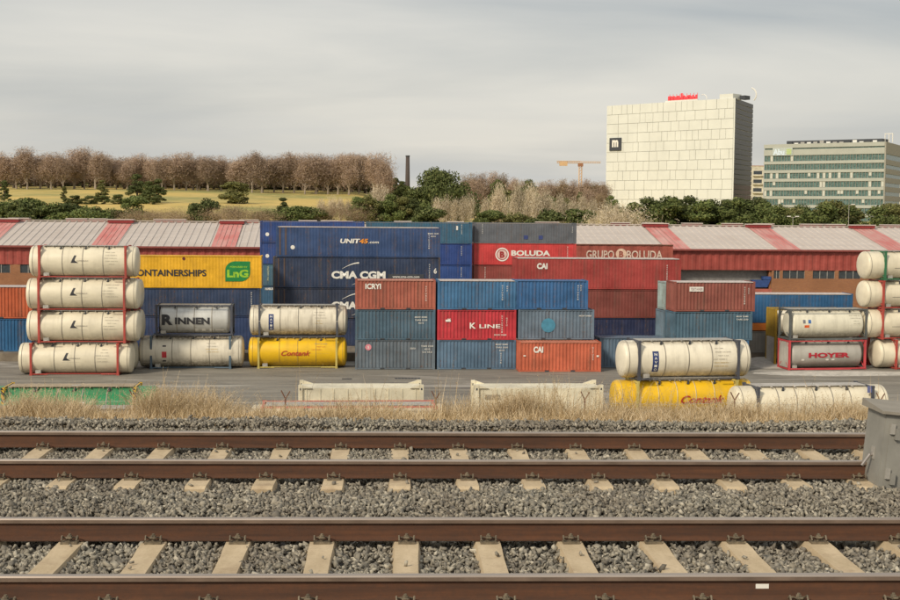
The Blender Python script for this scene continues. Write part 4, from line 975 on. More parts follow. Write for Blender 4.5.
# tower crane
def lattice(p, q, s_, n, r):
    mb = MB(); p = Vector(p); q = Vector(q); d = (q - p); a = Vector((0, 1, 0)); b_ = d.normalized().cross(a).normalized()
    C4 = [a * s_ + b_ * s_, a * s_ - b_ * s_, -a * s_ - b_ * s_, -a * s_ + b_ * s_]
    for c_ in C4: mb.bar(p + c_, q + c_, r, 4)
    for i in range(n):
        for j in range(4): mb.bar(p + d * (i / n) + C4[j], p + d * ((i + 1) / n) + C4[(j + 1) % 4], r * .7, 3)
    return mb
D = 700; bs = at_depth(580, 200, D); tp = at_depth(580, 163, D); jl = at_depth(556.5, 161.5, D); jr = at_depth(600.5, 162.5, D)
o = empty('tower_crane', (bs.x, bs.y, bs.z - 10), 0, label='orange yellow tower crane standing among the trees left of the cream tower', cat='crane')
YC = plain('crane_orange', (.68, .45, .24), .5); z1 = tp.z - bs.z + 10
link('mast', lattice((0, 0, 0), (0, 0, z1), .7, 18, .15).mesh('mast', [YC]), o); link('jib', lattice((jl.x - bs.x, 0, z1 + .4), (0, 0, z1 + .4), .5, 14, .14).mesh('jib', [YC]), o)
link('counter_jib', lattice((0, 0, z1 + .4), (jr.x - bs.x, 0, z1 + .4), .4, 9, .1).mesh('counter_jib', [YC]), o)
block('counterweight', o, jl.x - bs.x + 1.4, jl.x - bs.x + 5.5, -.8, .8, z1 - 1.6, z1 + .6, YC); block('cab', o, -1.3, 1.3, -.9, .9, z1 - 1.8, z1 - .2, plain('cab_brown', (.35, .16, .08)))

# ------------------------------------------------------------------ trees
def mk_bare(seed, H=15, cw=5.5, base=.13, n=7000, up=.3, tw=.055):
    """trunk with limbs, and a crown of fine twigs"""
    r_ = random.Random(seed); g = np.random.default_rng(seed); mb = MB(); tips = []
    def limb(p, d, L, rad, lvl):
        q = p + d * L; mb.bar(p, q, rad, 5, rad * .62); 
        if lvl >= 2: tips.append((p, q))
        if lvl == 4: return
        for i in range(r_.choice((2, 3)) if lvl else 5):
            nd_ = (d + Vector((r_.gauss(0, .55), r_.gauss(0, .55), r_.uniform(0, up * 1.6)))).normalized(); limb(q if i < 2 else p + d * L * r_.uniform(.5, .95), nd_, L * r_.uniform(.58, .82) * (.62 if lvl == 0 else 1), rad * .56, lvl + 1)
    limb(Vector((0, 0, 0)), Vector((r_.uniform(-.04, .04), 0, 1)), H * (base + .13), H * .020, 0)
    trunk = mb
    P = []; 
    for k in range(n):
        a, b_ = tips[g.integers(len(tips))]; t_ = g.random(); c_ = a.lerp(b_, t_) + Vector(g.normal(0, .055 * H, 3))
        zr = (c_.z / H); 
        P.append(c_)
    P = np.array([tuple(p) for p in P]); 
    P[:, 2] = np.clip(P[:, 2], H * base * .9, None)
    # squeeze the cloud into the wanted crown size
    P[:, 2] = H * base + (P[:, 2] - P[:, 2].min()) / (np.percentile(P[:, 2], 99) - P[:, 2].min()) * H * (1 - base)
    P[:, 2] = np.minimum(P[:, 2], H * (1.0 + .09 * g.random(n)));
    rr = np.hypot(P[:, 0], P[:, 1]); s_ = cw / 2 / np.percentile(rr, 92); P[:, :2] *= s_
    dirs = g.normal(0, 1, (n, 3)); dirs[:, 2] = np.abs(dirs[:, 2]) * .8 + up; dirs /= np.linalg.norm(dirs, axis=1)[:, None]
    ln = g.uniform(.35, 1.0, (n, 1)) * H * .05; sd_ = np.cross(dirs, g.normal(0, 1, (n, 3))); sd_ /= np.linalg.norm(sd_, axis=1)[:, None]; sd_ *= tw * g.uniform(.5, 1.2, (n, 1))
    V_ = np.stack([P - dirs * ln - sd_, P - dirs * ln + sd_, P + dirs * ln], 1).reshape(-1, 3)
    me = tri_mesh('crown', V_); return trunk.mesh('trunk', [None]), me, s_
def tri_mesh(name, V_, per=3):
    n = len(V_) // per; me = bpy.data.meshes.new(name); me.vertices.add(len(V_)); me.vertices.foreach_set('co', V_.astype(np.float32).ravel())
    me.loops.add(len(V_)); me.loops.foreach_set('vertex_index', np.arange(len(V_), dtype=np.int32)); me.polygons.add(n)
    me.polygons.foreach_set('loop_start', np.arange(0, len(V_), per, dtype=np.int32)); me.polygons.foreach_set('loop_total', np.full(n, per, dtype=np.int32))
    me.update(calc_edges=True); me.materials.append(None); return me
def mk_leafy(seed, H, cw, base=.2, shape='round', n=4200, leaf=.30, clumps=34):
    g = np.random.default_rng(seed); cs = []; 
    while len(cs) < clumps:
        z = g.random(); a = g.random() * 2 * math.pi
        if shape == 'round': prof = math.sqrt(max(0, 1 - (2 * z - 1) ** 2)) ** .8
        elif shape == 'cone': prof = (1 - z) ** .8 * .95 + .08
        elif shape == 'flat': prof = math.sqrt(max(0, 1 - z ** 2.4)) * (1 if z > .12 else .8)
        else: prof = (math.sin(math.pi * (z * .8 + .18))) ** .6
        q = math.sqrt(g.random()) * prof * .82
        cs.append((q * math.cos(a) * cw / 2, q * math.sin(a) * cw / 2, H * base + z * H * (1 - base) * .92, g.uniform(.15, .26) * (cw + H) / 2 * (.8 if shape != 'cone' else .55)))
    cs = np.array(cs); i = g.integers(len(cs), size=n); d = g.normal(0, 1, (n, 3)); d /= np.linalg.norm(d, axis=1)[:, None]
    P = cs[i, :3] + d * (g.random((n, 1)) ** .35) * cs[i, 3:4] * np.array([1, 1, .62]); P[:, 2] = np.maximum(P[:, 2], .1)
    a = g.normal(0, 1, (n, 3)); a /= np.linalg.norm(a, axis=1)[:, None]; b_ = np.cross(a, d + g.normal(0, .4, (n, 3))); b_ /= np.linalg.norm(b_, axis=1)[:, None]
    s_ = leaf * g.uniform(.5, 1.3, (n, 1)); V_ = np.stack([P - a * s_, P + b_ * s_ * .7, P + a * s_, P - b_ * s_ * .7], 1).reshape(-1, 3)
    crown = tri_mesh('crown', V_, 4); mb = MB(); top = Vector((0, 0, H * (base + .35)))
    mb.bar((0, 0, -.3), top, H * .022 + .05, 6, H * .012)
    for k in range(8):
        c_ = cs[g.integers(len(cs))]; p = Vector((0, 0, H * base * g.uniform(.7, 1.4))); mb.bar(p, c_[:3], H * .010, 4, H * .004)
    return mb.mesh('trunk', [None]), crown, 1
M_TW = island_mat('reddish_brown_twigs', [(.28, .20, .148), (.41, .30, .22), (.50, .375, .28), (.22, .16, .12)], .9)
M_TW2 = island_mat('grey_beige_twigs', [(.46, .39, .28), (.64, .55, .41), (.34, .28, .20)], .9)
M_TW3 = island_mat('brown_bush_twigs', [(.27, .19, .12), (.40, .30, .19), (.18, .135, .085)], .9)
M_BARK = plain('pale_bark', (.34, .28, .22), .9, 0, .3, 1); M_BARK2 = plain('dark_bark', (.09, .07, .05), .9); M_BARK3 = plain('whitish_bark', (.52, .46, .36), .9, 0, .2, 1)
M_G1 = island_mat('dark_pine_needles', [(.045, .06, .022), (.10, .12, .04), (.07, .09, .03), (.17, .18, .07)], .8)
M_G2 = island_mat('mid_green_leaves', [(.055, .08, .025), (.12, .15, .045), (.18, .20, .07)], .8)
M_G3 = island_mat('olive_leaves', [(.10, .11, .035), (.17, .17, .06), (.13, .12, .05)], .8)
BARE = [mk_bare(s_, 15, c_) for s_, c_ in ((1, 6.2), (2, 7.2), (3, 5.6), (4, 8), (5, 6.6))]
BARE2 = [mk_bare(s_, 15, c_, .04, 8000) for s_, c_ in ((6, 7), (7, 8), (8, 6.4))]
POP = [mk_bare(s_, 12, c_, .10, 2400, 1.8, .045) for s_, c_ in ((11, 3.0), (12, 4.0), (13, 2.6))]
BUSH = [mk_bare(s_, 6, c_, .04, 3600, .5, .03) for s_, c_ in ((21, 7), (22, 9))]
PINE = [mk_leafy(s_, 10, c_, .04, 'oval', 9000, .22, 38) for s_, c_ in ((31, 6.5), (32, 7.5), (33, 5.5), (34, 8))]
ROUND = [mk_leafy(s_, 6, c_, .03, 'round', 7000, .17, 30) for s_, c_ in ((41, 7), (42, 8.5), (43, 6))]
CONE = [mk_leafy(s_, 8, c_, .08, 'cone', 6000, .17, 44) for s_, c_ in ((51, 5), (52, 4))]
UMB = [mk_leafy(61, 12, 24, .16, 'flat', 22000, .30, 60)]
CED = [mk_leafy(s_, 11, c_, .1, 'cone', 8000, .22, 40) for s_, c_ in ((71, 9), (72, 10))]
cnt = {}
def tree(kind, px, pyt, pyb, D, label, group, crown_m, trunk_m, src, name='tree', wscale=1, cat='tree', i=None):
    """pyt top, pyb foot of the tree in the photograph (the foot may be hidden)"""
    T = at_depth(px, pyt - (3.2 if kind == 'pine' and px > 620 else .6), D); z = terr(T.x, T.y) - .1
    k = cnt.get(kind, 0) if i is None else i; cnt[kind] = k + 1
    tr_, cr_, s_ = src[k % len(src)]
    H0 = {'bare': 15, 'pop': 12, 'bush': 6, 'pine': 10, 'round': 6, 'cone': 8, 'umb': 12, 'ced': 11}[kind]
    sc = (T.z - z) / H0; ws = sc * wscale
    o = empty(name, (T.x, T.y, z), (k * 2.399) % 6.28, label=label, cat=cat, group=group); o.scale = (ws, ws, sc)
    link('trunk', tr_, o, None, None, (s_, s_, 1), trunk_m); link('crown', cr_, o, None, None, None, crown_m)
    return o
r_ = random.Random(5)
GP = 'bare plane trees in the row along the hilltop'
# tallest front line
tops = [(4, 153), (16, 156), (27, 152), (40, 155), (51, 154), (63, 155), (74, 152), (84, 151), (95, 152), (104, 155), (116, 158), (127, 159), (139, 157), (150, 156), (162, 158), (174, 157), (186, 157), (197, 159), (208, 158), (221, 160), (233, 160), (241, 156), (252, 156), (262, 154), (274, 156), (283, 155), (294, 159), (305, 159), (316, 157), (328, 158), (338, 156), (349, 157), (359, 156)]
for i, (x, y) in enumerate(tops):
    tree("bare", x, y + r_.uniform(-2.5, 3), 190.5 + (i % 3) * .5, 545 + r_.uniform(-6, 6), 'bare rusty plane tree on the hilltop', GP, M_TW, M_BARK, BARE, 'plane_tree', r_.uniform(1.25, 1.6))
tree('bare', 374, 154.5, 206, 500, 'large bare plane tree with a broad rusty crown ending the hilltop row', GP, M_TW, M_BARK3, BARE, 'plane_tree', 1.15, i=3)
tree('bare', 384, 163, 207, 492, 'smaller bare plane tree with whitish trunk at the right end of the hilltop row', GP, M_TW, M_BARK3, BARE, 'plane_tree', 1.0, i=1)
for i in range(56):
    x = -14 + i * 6.9; tree('bare', x, 160 + r_.uniform(-4, 6), 188, 565 + r_.uniform(0, 50), 'bare plane tree in the dense rank behind the hilltop row', 'bare plane trees behind the hilltop row', M_TW, M_BARK2, BARE2, 'plane_tree', 1.9)
for i in range(36):
    x = -10 + i * 11.2; tree('round', x, 179 + r_.uniform(-2, 2), 191, 612 + (i % 3) * 6, 'low dark hedge bush under the bare hilltop trees', 'dark hedge bushes under the hilltop row', M_G1, M_BARK2, ROUND, 'hedge_bush', 2.6, 'bush')
# left: dark shrubs behind the roof
for i, (x, y, w_) in enumerate([(-6, 202, 1.2), (8, 200, 1.3), (20, 201, 1.2), (31, 199, 1.1), (43, 203, 1.2), (55, 204, 1.2), (70, 204, 1.3), (83, 205, 1.2), (96, 208, 1.0)]):
    tree('round', x, y, 219, 262 + r_.uniform(-8, 8), 'dark green rounded shrub just behind the left warehouse roof', 'dark shrubs behind the left warehouse roof', M_G2 if i % 2 else M_G1, M_BARK2, ROUND, 'shrub', w_, 'shrub')
for x, y, w_ in ((76, 196, 1.6), (90, 195.5, 1.8), (104, 196, 1.6), (118, 195, 1.5), (68, 198, 1.3), (155, 197, 1.4)):
    tree('round', x, y, 203, 400, 'low dark bush in the belt across the yellow slope', 'low bushes across the yellow slope', M_G1, M_BARK2, ROUND, 'bush', w_, 'bush')
tree('cone', 64, 186, 203, 420, 'small conical green tree on the slope left of the bush belt', None, M_G3, M_BARK2, CONE, 'conifer', 1.0)
tree('cone', 102, 179.5, 199, 430, 'pale olive feathery tree above the bush belt', None, M_G3, M_BARK2, PINE and CONE, 'conifer', 1.5)
tree('cone', 4, 180, 200, 430, 'dark green tree at the left edge on the slope', None, M_G1, M_BARK2, CONE, 'conifer', 1.2)
tree('ced', 137, 173.5, 204, 410, 'spreading dark cedar, left of the group on the slope', 'dark cedars on the yellow slope', M_G1, M_BARK2, CED, 'cedar', 1.15)
tree('ced', 149, 181, 204, 404, 'shorter spreading cedar in the middle of the group on the slope', 'dark cedars on the yellow slope', M_G1, M_BARK2, CED, 'cedar', 1.2)
tree('ced', 158, 178.5, 203, 412, 'spreading dark cedar, right of the group on the slope', 'dark cedars on the yellow slope', M_G1, M_BARK2, CED, 'cedar', 1.15)
tree('round', 134, 197, 214, 300, 'big rounded olive green shrub below the cedars', None, M_G2, M_BARK2, ROUND, 'shrub', 1.2, 'shrub')
tree('round', 117, 208, 219, 270, 'low green shrub beside the warehouse ridge below the cedars', None, M_G2, M_BARK2, ROUND, 'shrub', 1.4, 'shrub')
for i, (x, y) in enumerate([(131, 209), (146, 211), (158, 210), (170, 208), (180, 211), (195, 213), (230, 205), (240, 207), (252, 210), (262, 208), (330, 205), (345, 204), (222, 208)]):
    tree('bush', x, y, 220, 265 + (i % 4) * 5, 'leafless brown bush behind the warehouse ridge', 'leafless bushes behind the warehouse ridge', M_TW3, M_BARK2, BUSH, 'bush', 1.25, 'bush')
tree('round', 207, 199.5, 219, 268, 'dark brownish green shrub standing above the leafless bushes', None, M_G1, M_BARK2, ROUND, 'shrub', 1.0, 'shrub'); tree('round', 196, 204, 219, 268, 'dark low shrub left of the brownish green one', None, M_G1, M_BARK2, ROUND, 'shrub', 1.0, 'shrub')
tree('bush', 236, 182.5, 199, 420, 'rounded brown green tree alone on the yellow slope', None, M_G3, M_BARK2, ROUND, 'tree', 1.6, 'tree', i=0)
tree('cone', 284, 196.5, 216, 290, 'dark green cone shaped conifer behind the blue container stack', None, M_G1, M_BARK2, CONE, 'conifer', 1.4)
for x, y in ((272, 209), (288, 207.5), (302, 207), (314, 208)):
    tree('round', x, y, 220, 275, 'green rounded shrub behind the strong blue container stack', 'green shrubs behind the blue container stack', M_G2, M_BARK2, ROUND, 'shrub', 1.5, 'shrub')
for i, (x, y) in enumerate([(322, 200), (331, 197), (340, 199), (349, 201), (376, 186), (383, 188)]):
    tree('pop', x, y, 220 if i < 4 else 212, 300, 'thin bare whitish tree in front of the slope', 'bare whitish saplings in front of the slope', M_TW2, M_BARK3, POP, 'bare_tree', 1.4)
for i, (x, y) in enumerate([(358, 197), (368, 195), (379, 199), (391, 194), (402, 197), (413, 198), (424, 201)]):
    tree('pine', x, y, 222, 285 + i, 'bushy mid green pine behind the rear blue containers', 'green pines behind the rear blue containers', (M_G2, M_G3, M_G1)[i % 3], M_BARK2, PINE, 'pine_tree', .95)
for i, (x, y, m_) in enumerate([(386, 180, M_G1), (395, 177.5, M_G1), (402, 181, M_G1), (408, 186, M_G2)]):
    tree('ced', x, y, 205, 560, 'distant bluish green conifer below the chimney', 'distant conifers below the chimney', m_, M_BARK2, CED, 'conifer', 1.0)
tree('umb', 436, 172.5, 204, 400, 'large dark stone pine with a wide rounded crown right of the chimney', None, M_G1, M_BARK2, UMB, 'stone_pine', .86)
for i in range(34):
    x = 392 + i * 6.6; k_ = i % 3
    tree(('round', 'bare', 'pine')[k_], x, 188 + r_.uniform(-3, 3), 205, 640 + r_.uniform(-20, 20), 'distant tree low in the hazy wood behind the stone pine and crane', 'distant wood behind the stone pine and crane', (M_G1, M_TW, M_G3)[k_], M_BARK2, (ROUND, BARE, PINE)[k_], 'tree', (2.4, 1.3, 1.3)[k_])
# middle: mixed bare and green
for i, (x, y, D_) in enumerate([(468, 176, 520), (480, 175, 520), (492, 174, 530), (501, 176, 530), (474, 180, 490), (548, 182, 540), (560, 181, 545), (572, 182, 545), (584, 181, 540), (595, 183, 545), (604, 184, 540), (538, 184, 520), (522, 182, 560), (512, 180, 560), (590, 190, 480), (600, 195, 470)]):
    tree('bare', x, y, 212, D_, 'bare brownish tree between the stone pine and the tower', 'bare trees between the stone pine and the tower', M_TW if i % 3 else M_TW3, M_BARK, BARE, 'bare_tree', 1.1)
for i, (x, y, D_, w_) in enumerate([(498, 177, 500, .8), (508, 190, 420, 1.3), (522, 188, 430, 1.3), (536, 193, 420, 1.2), (492, 195, 400, 1.1), (528, 180, 520, .8), (549, 196, 430, 1.2), (565, 198, 430, 1), (478, 202, 380, 1), (612, 196, 470, 1), (462, 192, 450, .9), (583, 192, 500, 1)]):
    tree('pine', x, y, 218, D_, 'rounded green tree scattered among the bare trees in the centre', 'green trees among the bare central wood', (M_G2, M_G3, M_G1)[i % 3], M_BARK2, PINE, 'evergreen_tree', w_)
for i, (x, y) in enumerate([(437, 199), (446, 197), (455, 200), (463, 198), (471, 196), (486, 199), (496, 194), (505, 198), (515, 197), (527, 199), (538, 196), (551, 198), (561, 195), (572, 199), (583, 197), (594, 200), (605, 202), (616, 205), (519, 183), (530, 184), (544, 190), (499, 185)]):
    tree('pop', x, y, 222, 300 + (i % 5) * 12, 'slender bare pale poplar behind the containers in the centre', 'slender pale poplars behind the central containers', M_TW2, M_BARK3, POP, 'poplar', 1.25)
for i, (x, y) in enumerate([(430, 208), (490, 211), (520, 212), (548, 210), (577, 210)]):
    tree('round', x, y, 223, 268 + (i % 3) * 6, 'low green bush at the foot of the pale poplars', 'low bushes at the foot of the poplars', (M_G1, M_G2, M_G3)[i % 3], M_BARK2, ROUND, 'bush', 1.3, 'bush')
for i, (x, y, w_) in enumerate([(612, 206, 1.2), (622, 205, 1.1)]):
    tree('bush', x, y, 224, 262, 'leafless beige bush at the left foot of the tower', 'leafless beige bushes by the tower', M_TW2, M_BARK3, BUSH, 'bush', w_, 'bush')
xs_ = [(632, 202), (645, 200), (656, 203), (667, 198.5), (680, 199), (692, 199), (702, 203), (713, 202), (724, 199.5), (735, 201), (746, 202), (757, 200), (768, 202)]
for i, (x, y) in enumerate(xs_):
    tree('pine', x, y, 226, 272 + (i % 3) * 5, 'dense dark pine in front of the cream tower', 'pines in front of the cream tower', M_G1 if i % 3 else M_G2, M_BARK2, PINE, 'pine_tree', 1.25)
for i, (x, y) in enumerate([(781, 208), (792, 210), (803, 207), (815, 210), (824, 206), (833, 203), (845, 207), (853, 205), (880, 209), (891, 206), (902, 207)]):
    tree('pine', x, y, 228, 266 + (i % 4) * 5, 'olive green pine in front of the beige office block', 'pines in front of the beige office block', M_G3 if i % 2 else M_G2, M_BARK2, PINE, 'pine_tree', 1.2)
ORD = 'first second third fourth fifth sixth seventh eighth ninth tenth eleventh twelfth thirteenth fourteenth fifteenth sixteenth seventeenth eighteenth nineteenth twentieth'.split()
ORD += ['twenty ' + x for x in ORD[:9]] + ['thirtieth'] + ['thirty ' + x for x in ORD[:9]]
from collections import defaultdict
byl = defaultdict(list)
for o in COL.objects:
    if o.type == 'EMPTY' and o.parent is None and o.get('group') and o.get('category'): byl[o['label']].append(o)
for lb, os_ in byl.items():
    if len(os_) > 1 and 'behind the hilltop row' not in lb and 'dark hedge' not in lb and 'distant tree' not in lb:
        os_.sort(key=lambda o: o.location.x / max(1, o.location.y))
        for i, o in enumerate(os_): o['label'] = lb + ', ' + ORD[i] + ' from the left'
# street lamps behind the roof
def lamp(px, py, D_, label, twin=True):
    T = at_depth(px, py, D_); o = empty('street_lamp', (T.x, T.y, T.z - 9), AL, label=label, cat='street lamp')
    link('pole', MB().bar((0, 0, 0), (0, 0, 9), .07, 8, .04).mesh('pole', [M_GALV]), o)
    for s_ in ((-1, 1) if twin else (1,)):
        a = link('arm', MB().bar((0, 0, 8.9), (s_ * .8, 0, 9.1), .05, 5).mesh('arm', [M_GALV]), o); link('lamp_head', MB().box(s_ * .75 - .3, s_ * .75 + .3, -.15, .15, 9.05, 9.2).mesh('lamp_head', [M_WHITE]), a)
lamp(793, 217, 235, 'twin headed street lamp behind the roof below the office block'); lamp(849, 205, 240, 'tall single street lamp behind the roof left of the right edge', False); 

# ------------------------------------------------------------------ railway
YT = [(8.85, 10.52), (13.02, 14.70)]
def rail_mesh():
    prof = [(-.07, -.172), (.07, -.172), (.07, -.162), (.012, -.145), (.009, -.05), (.034, -.038), (.036, -.010), (.028, 0), (-.028, 0), (-.036, -.010), (-.034, -.038), (-.009, -.05), (-.012, -.145), (-.07, -.162)]
    mb = MB(); X = 70; n = len(prof)
    for i in range(n):
        a = prof[i]; b_ = prof[(i + 1) % n]; m_ = 1 if i in (6, 7, 8) else (2 if i in (5, 9) else 0)
        mb.quad((-X, a[0], a[1]), (-X, b_[0], b_[1]), (X, b_[0], b_[1]), (X, a[0], a[1]), m_)
    return mb
m, t, b = new_mat('rusty_rail_steel')
v0 = coords(t, (.9, 5, 14), False); a1 = noise(t, v0, 1, 7, .7); a2 = noise(t, coords(t, (18, 18, 18), False), 1, 4, .7)
c = mixc(t, rampf(t, a1, .3, .7), (.055, .026, .015), (.135, .054, .024)); c = mixc(t, rampf(t, a2, .4, .75, 0, .5), c, (.05, .03, .022))
t.links.new(c, b.inputs['Base Color']); b.inputs['Roughness'].default_value = .85; bump(t, b, a2, .4, .004); M_RAIL = m
m, t, b = new_mat('polished_rail_head')
a1 = noise(t, coords(t, (.5, 30, 10), False), 1, 5, .6); c = mixc(t, rampf(t, a1, .35, .7), (.34, .27, .22), (.52, .44, .37)); t.links.new(c, b.inputs['Base Color'])
b.inputs['Metallic'].default_value = .75; b.inputs['Roughness'].default_value = .38; M_HEAD = m
RM = rail_mesh().mesh('rail', [M_RAIL, M_HEAD, plain('worn_rail_side', (.20, .145, .11), .5, .2, .25, 4)])
m, t, b = new_mat('sleeper_concrete')
a1 = noise(t, coords(t, (5, 1.5, 5)), 1, 5, .65); a2 = noise(t, coords(t, (40, 40, 40)), 1, 3, .7)
c = mixc(t, rampf(t, a1, .3, .7), (.44, .34, .21), (.60, .48, .32)); c = mixc(t, rampf(t, a2, .5, .8, 0, .4), c, (.26, .20, .13)); a3 = noise(t, coords(t, (2.2, 3, 2)), 1, 5, .7); c = mixc(t, rampf(t, a3, .52, .72, 0, .55), c, (.25, .165, .10)); t.links.new(c, b.inputs['Base Color']); b.inputs['Roughness'].default_value = .9; bump(t, b, a2, .3, .005); M_SLP = m
def sleeper_mesh():
    # trapezoid section, waisted in the middle, ends past the rails
    mb = MB(); secs = [(-1.30, .15, .095, -.20), (-1.25, .16, .10, -.178), (-.55, .15, .095, -.178), (-.35, .135, .09, -.186), (.35, .135, .09, -.186), (.55, .15, .095, -.178), (1.25, .16, .10, -.178), (1.30, .15, .095, -.20)]
    for y, wb, wt, z in secs: mb.v += [(-wb, y, -.38), (wb, y, -.38), (wt, y, z), (-wt, y, z)]
    for i in range(len(secs) - 1):
        for k in range(4): l = (k + 1) % 4; mb.f.append((i * 4 + k, i * 4 + l, (i + 1) * 4 + l, (i + 1) * 4 + k)); mb.m.append(0)
    n = (len(secs) - 1) * 4; mb.f += [(3, 2, 1, 0), (n, n + 1, n + 2, n + 3)]; mb.m += [0, 0]
    return mb.mesh('sleeper', [M_SLP])
def clip_mesh():
    mb = MB()
    for s_ in (-1, 1):
        y = s_ * .115
        yf, yb_ = y - s_ * .045, y + s_ * .03
        mb.box(-.065, .065, y - .04, y + .04, -.178, -.160); mb.bar((0, y, -.16), (0, y, -.100), .011, 6); mb.bar((0, y, -.128), (0, y, -.112), .02, 6)
        pts = [(-.058, yb_, -.150), (-.060, y, -.118), (-.055, yf, -.145), (-.022, yf, -.140), (-.018, yb_, -.128), (.018, yb_, -.128), (.022, yf, -.140), (.055, yf, -.145), (.060, y, -.118), (.058, yb_, -.150)]
        for a, b_ in zip(pts, pts[1:]): mb.bar(a, b_, .007, 5)
    return mb.mesh('rail_fastening', [None])
SM, CM = sleeper_mesh(), clip_mesh(); M_CLIP = plain('fastening_steel', (.15, .12, .08), .7, 0, .5, 25)
SLX = []
for k, ((ya, yb), ph, ref) in enumerate(zip(YT, (405.7, 400.0), (546, 450))):
    o = empty('railway_track', (0, (ya + yb) / 2, 0), 0, label=('nearest railway track with concrete sleepers and rusty rails, along the bottom of the view', 'farther railway track beyond the gravel strip, in front of the dry grass')[k], cat='railway track')
    for y in (ya, yb): link('rail', RM, o, (0, y - (ya + yb) / 2, 0))
    x0 = on_z(ph, ref, -.18).x; spc = (.662, .652)[k]; xl = []
    for i in range(-18, 20):
        x = x0 + i * spc; s_ = link('sleeper', SM, o, (x, 0, 0), (0, 0, r_.uniform(-.01, .01))); xl.append(x)
        for y in (ya, yb): link('rail_fastening', CM, s_, (0, y - (ya + yb) / 2, 0), None, None, M_CLIP)['kind'] = 'stuff'
    SLX.append(xl)
    if k == 0:
        tx = on_z(766, 578, 0).x; block('white_tag', o, tx - .045, tx + .045, ya - (ya + yb) / 2 - .0125, ya - (ya + yb) / 2 - .0115 + .002, -.098, -.066, M_WHITE)
# ballast bed
m, t, b = new_mat('ballast_bed')
a1 = noise(t, coords(t, (14, 14, 14), False), 1, 5, .7); c = mixc(t, rampf(t, a1, .35, .7), (.06, .052, .044), (.17, .15, .13)); t.links.new(c, b.inputs['Base Color']); b.inputs['Roughness'].default_value = .95; bump(t, b, a1, .8, .05)
sheet('ballast_bed', [-70, -20, 0, 20, 70], [-3, 5, 7.2, 12, 16.3, 16.9, 17.3], lambda x, y: -.27 if y < 16.6 else (-.285 if y < 17.2 else -.42), m)
def ballast():
    g = np.random.default_rng(9); N_ = 170000
    x = g.uniform(-7.2, 8.2, N_); y = g.uniform(8.2, 16.62, N_)
    keep = np.ones(N_, bool)
    for (ya, yb), xl in zip(YT, SLX):
        xl = np.array(xl); near = np.abs(x[:, None] - xl[None, :]).min(1); mid = (ya + yb) / 2
        keep &= ~((near < .098) & (np.abs(y - mid) < 1.28))
        for yr in (ya, yb): keep &= np.abs(y - yr) > .062
        # stones hardly pile against the fastenings
    on_sl = (~keep) & (g.random(N_) < .005)
    for (ya, yb) in YT:
        for yr in (ya, yb): on_sl &= np.abs(y - yr) > .17
    lift = on_sl[keep | on_sl]; keep |= on_sl
    x, y = x[keep], y[keep]; n = len(x)
    h = -.262 + g.uniform(0, .055, n) + .012 * np.sin(x * 1.7 + y) + .012 * np.sin(x * .6 - y * 2.1)
    h = np.where(lift, -.166, h)
    mound = np.exp(-((y - 11.75) / .55) ** 2) * .04 + np.where(y > 16.2, .05, 0); h += np.where(lift, 0, mound)
    s_ = g.uniform(.011, .0245, n) * (1 + .35 * (g.random(n) > .93))
    base = np.array([(-1, -1, -1), (1, -1, -1), (1, 1, -1), (-1, 1, -1), (-1, -1, 1), (1, -1, 1), (1, 1, 1), (-1, 1, 1)], float)
    P = base[None] * g.uniform(.25, 1.15, (n, 8, 3)) * s_[:, None, None] * np.stack([g.uniform(.9, 1.8, n), g.uniform(.7, 1.15, n), g.uniform(.35, .8, n)], 1)[:, None, :]
    q = g.normal(0, 1, (n, 4)); q /= np.linalg.norm(q, axis=1)[:, None]; w_, a, b_, c_ = q.T
    Rm = np.stack([1 - 2 * (b_ * b_ + c_ * c_), 2 * (a * b_ - c_ * w_), 2 * (a * c_ + b_ * w_), 2 * (a * b_ + c_ * w_), 1 - 2 * (a * a + c_ * c_), 2 * (b_ * c_ - a * w_), 2 * (a * c_ - b_ * w_), 2 * (b_ * c_ + a * w_), 1 - 2 * (a * a + b_ * b_)], 1).reshape(n, 3, 3)
    P = np.einsum('nij,nkj->nki', Rm, P) + np.stack([x, y, h], 1)[:, None, :]
    f = np.array([(0, 3, 2, 1), (4, 5, 6, 7), (0, 1, 5, 4), (1, 2, 6, 5), (2, 3, 7, 6), (3, 0, 4, 7)]); idx = (f[None] + (np.arange(n) * 8)[:, None, None]).reshape(-1)
    me = bpy.data.meshes.new('ballast_stones'); me.vertices.add(n * 8); me.vertices.foreach_set('co', P.astype(np.float32).ravel()); me.loops.add(len(idx)); me.loops.foreach_set('vertex_index', idx.astype(np.int32))
    me.polygons.add(n * 6); me.polygons.foreach_set('loop_start', np.arange(0, n * 24, 4, dtype=np.int32)); me.polygons.foreach_set('loop_total', np.full(n * 6, 4, dtype=np.int32)); me.update(calc_edges=True)
    me.materials.append(island_mat('ballast_stone', [(.11, .102, .085), (.22, .20, .16), (.33, .30, .24), (.14, .13, .11), (.40, .365, .29), (.16, .15, .13), (.26, .235, .185), (.52, .475, .385)], .85, (1.2, (.13, .10, .075), .35)))
    tag(link('ballast', me), kind='stuff', label='grey brown crushed stone ballast around both railway tracks', cat='gravel')
ballast()

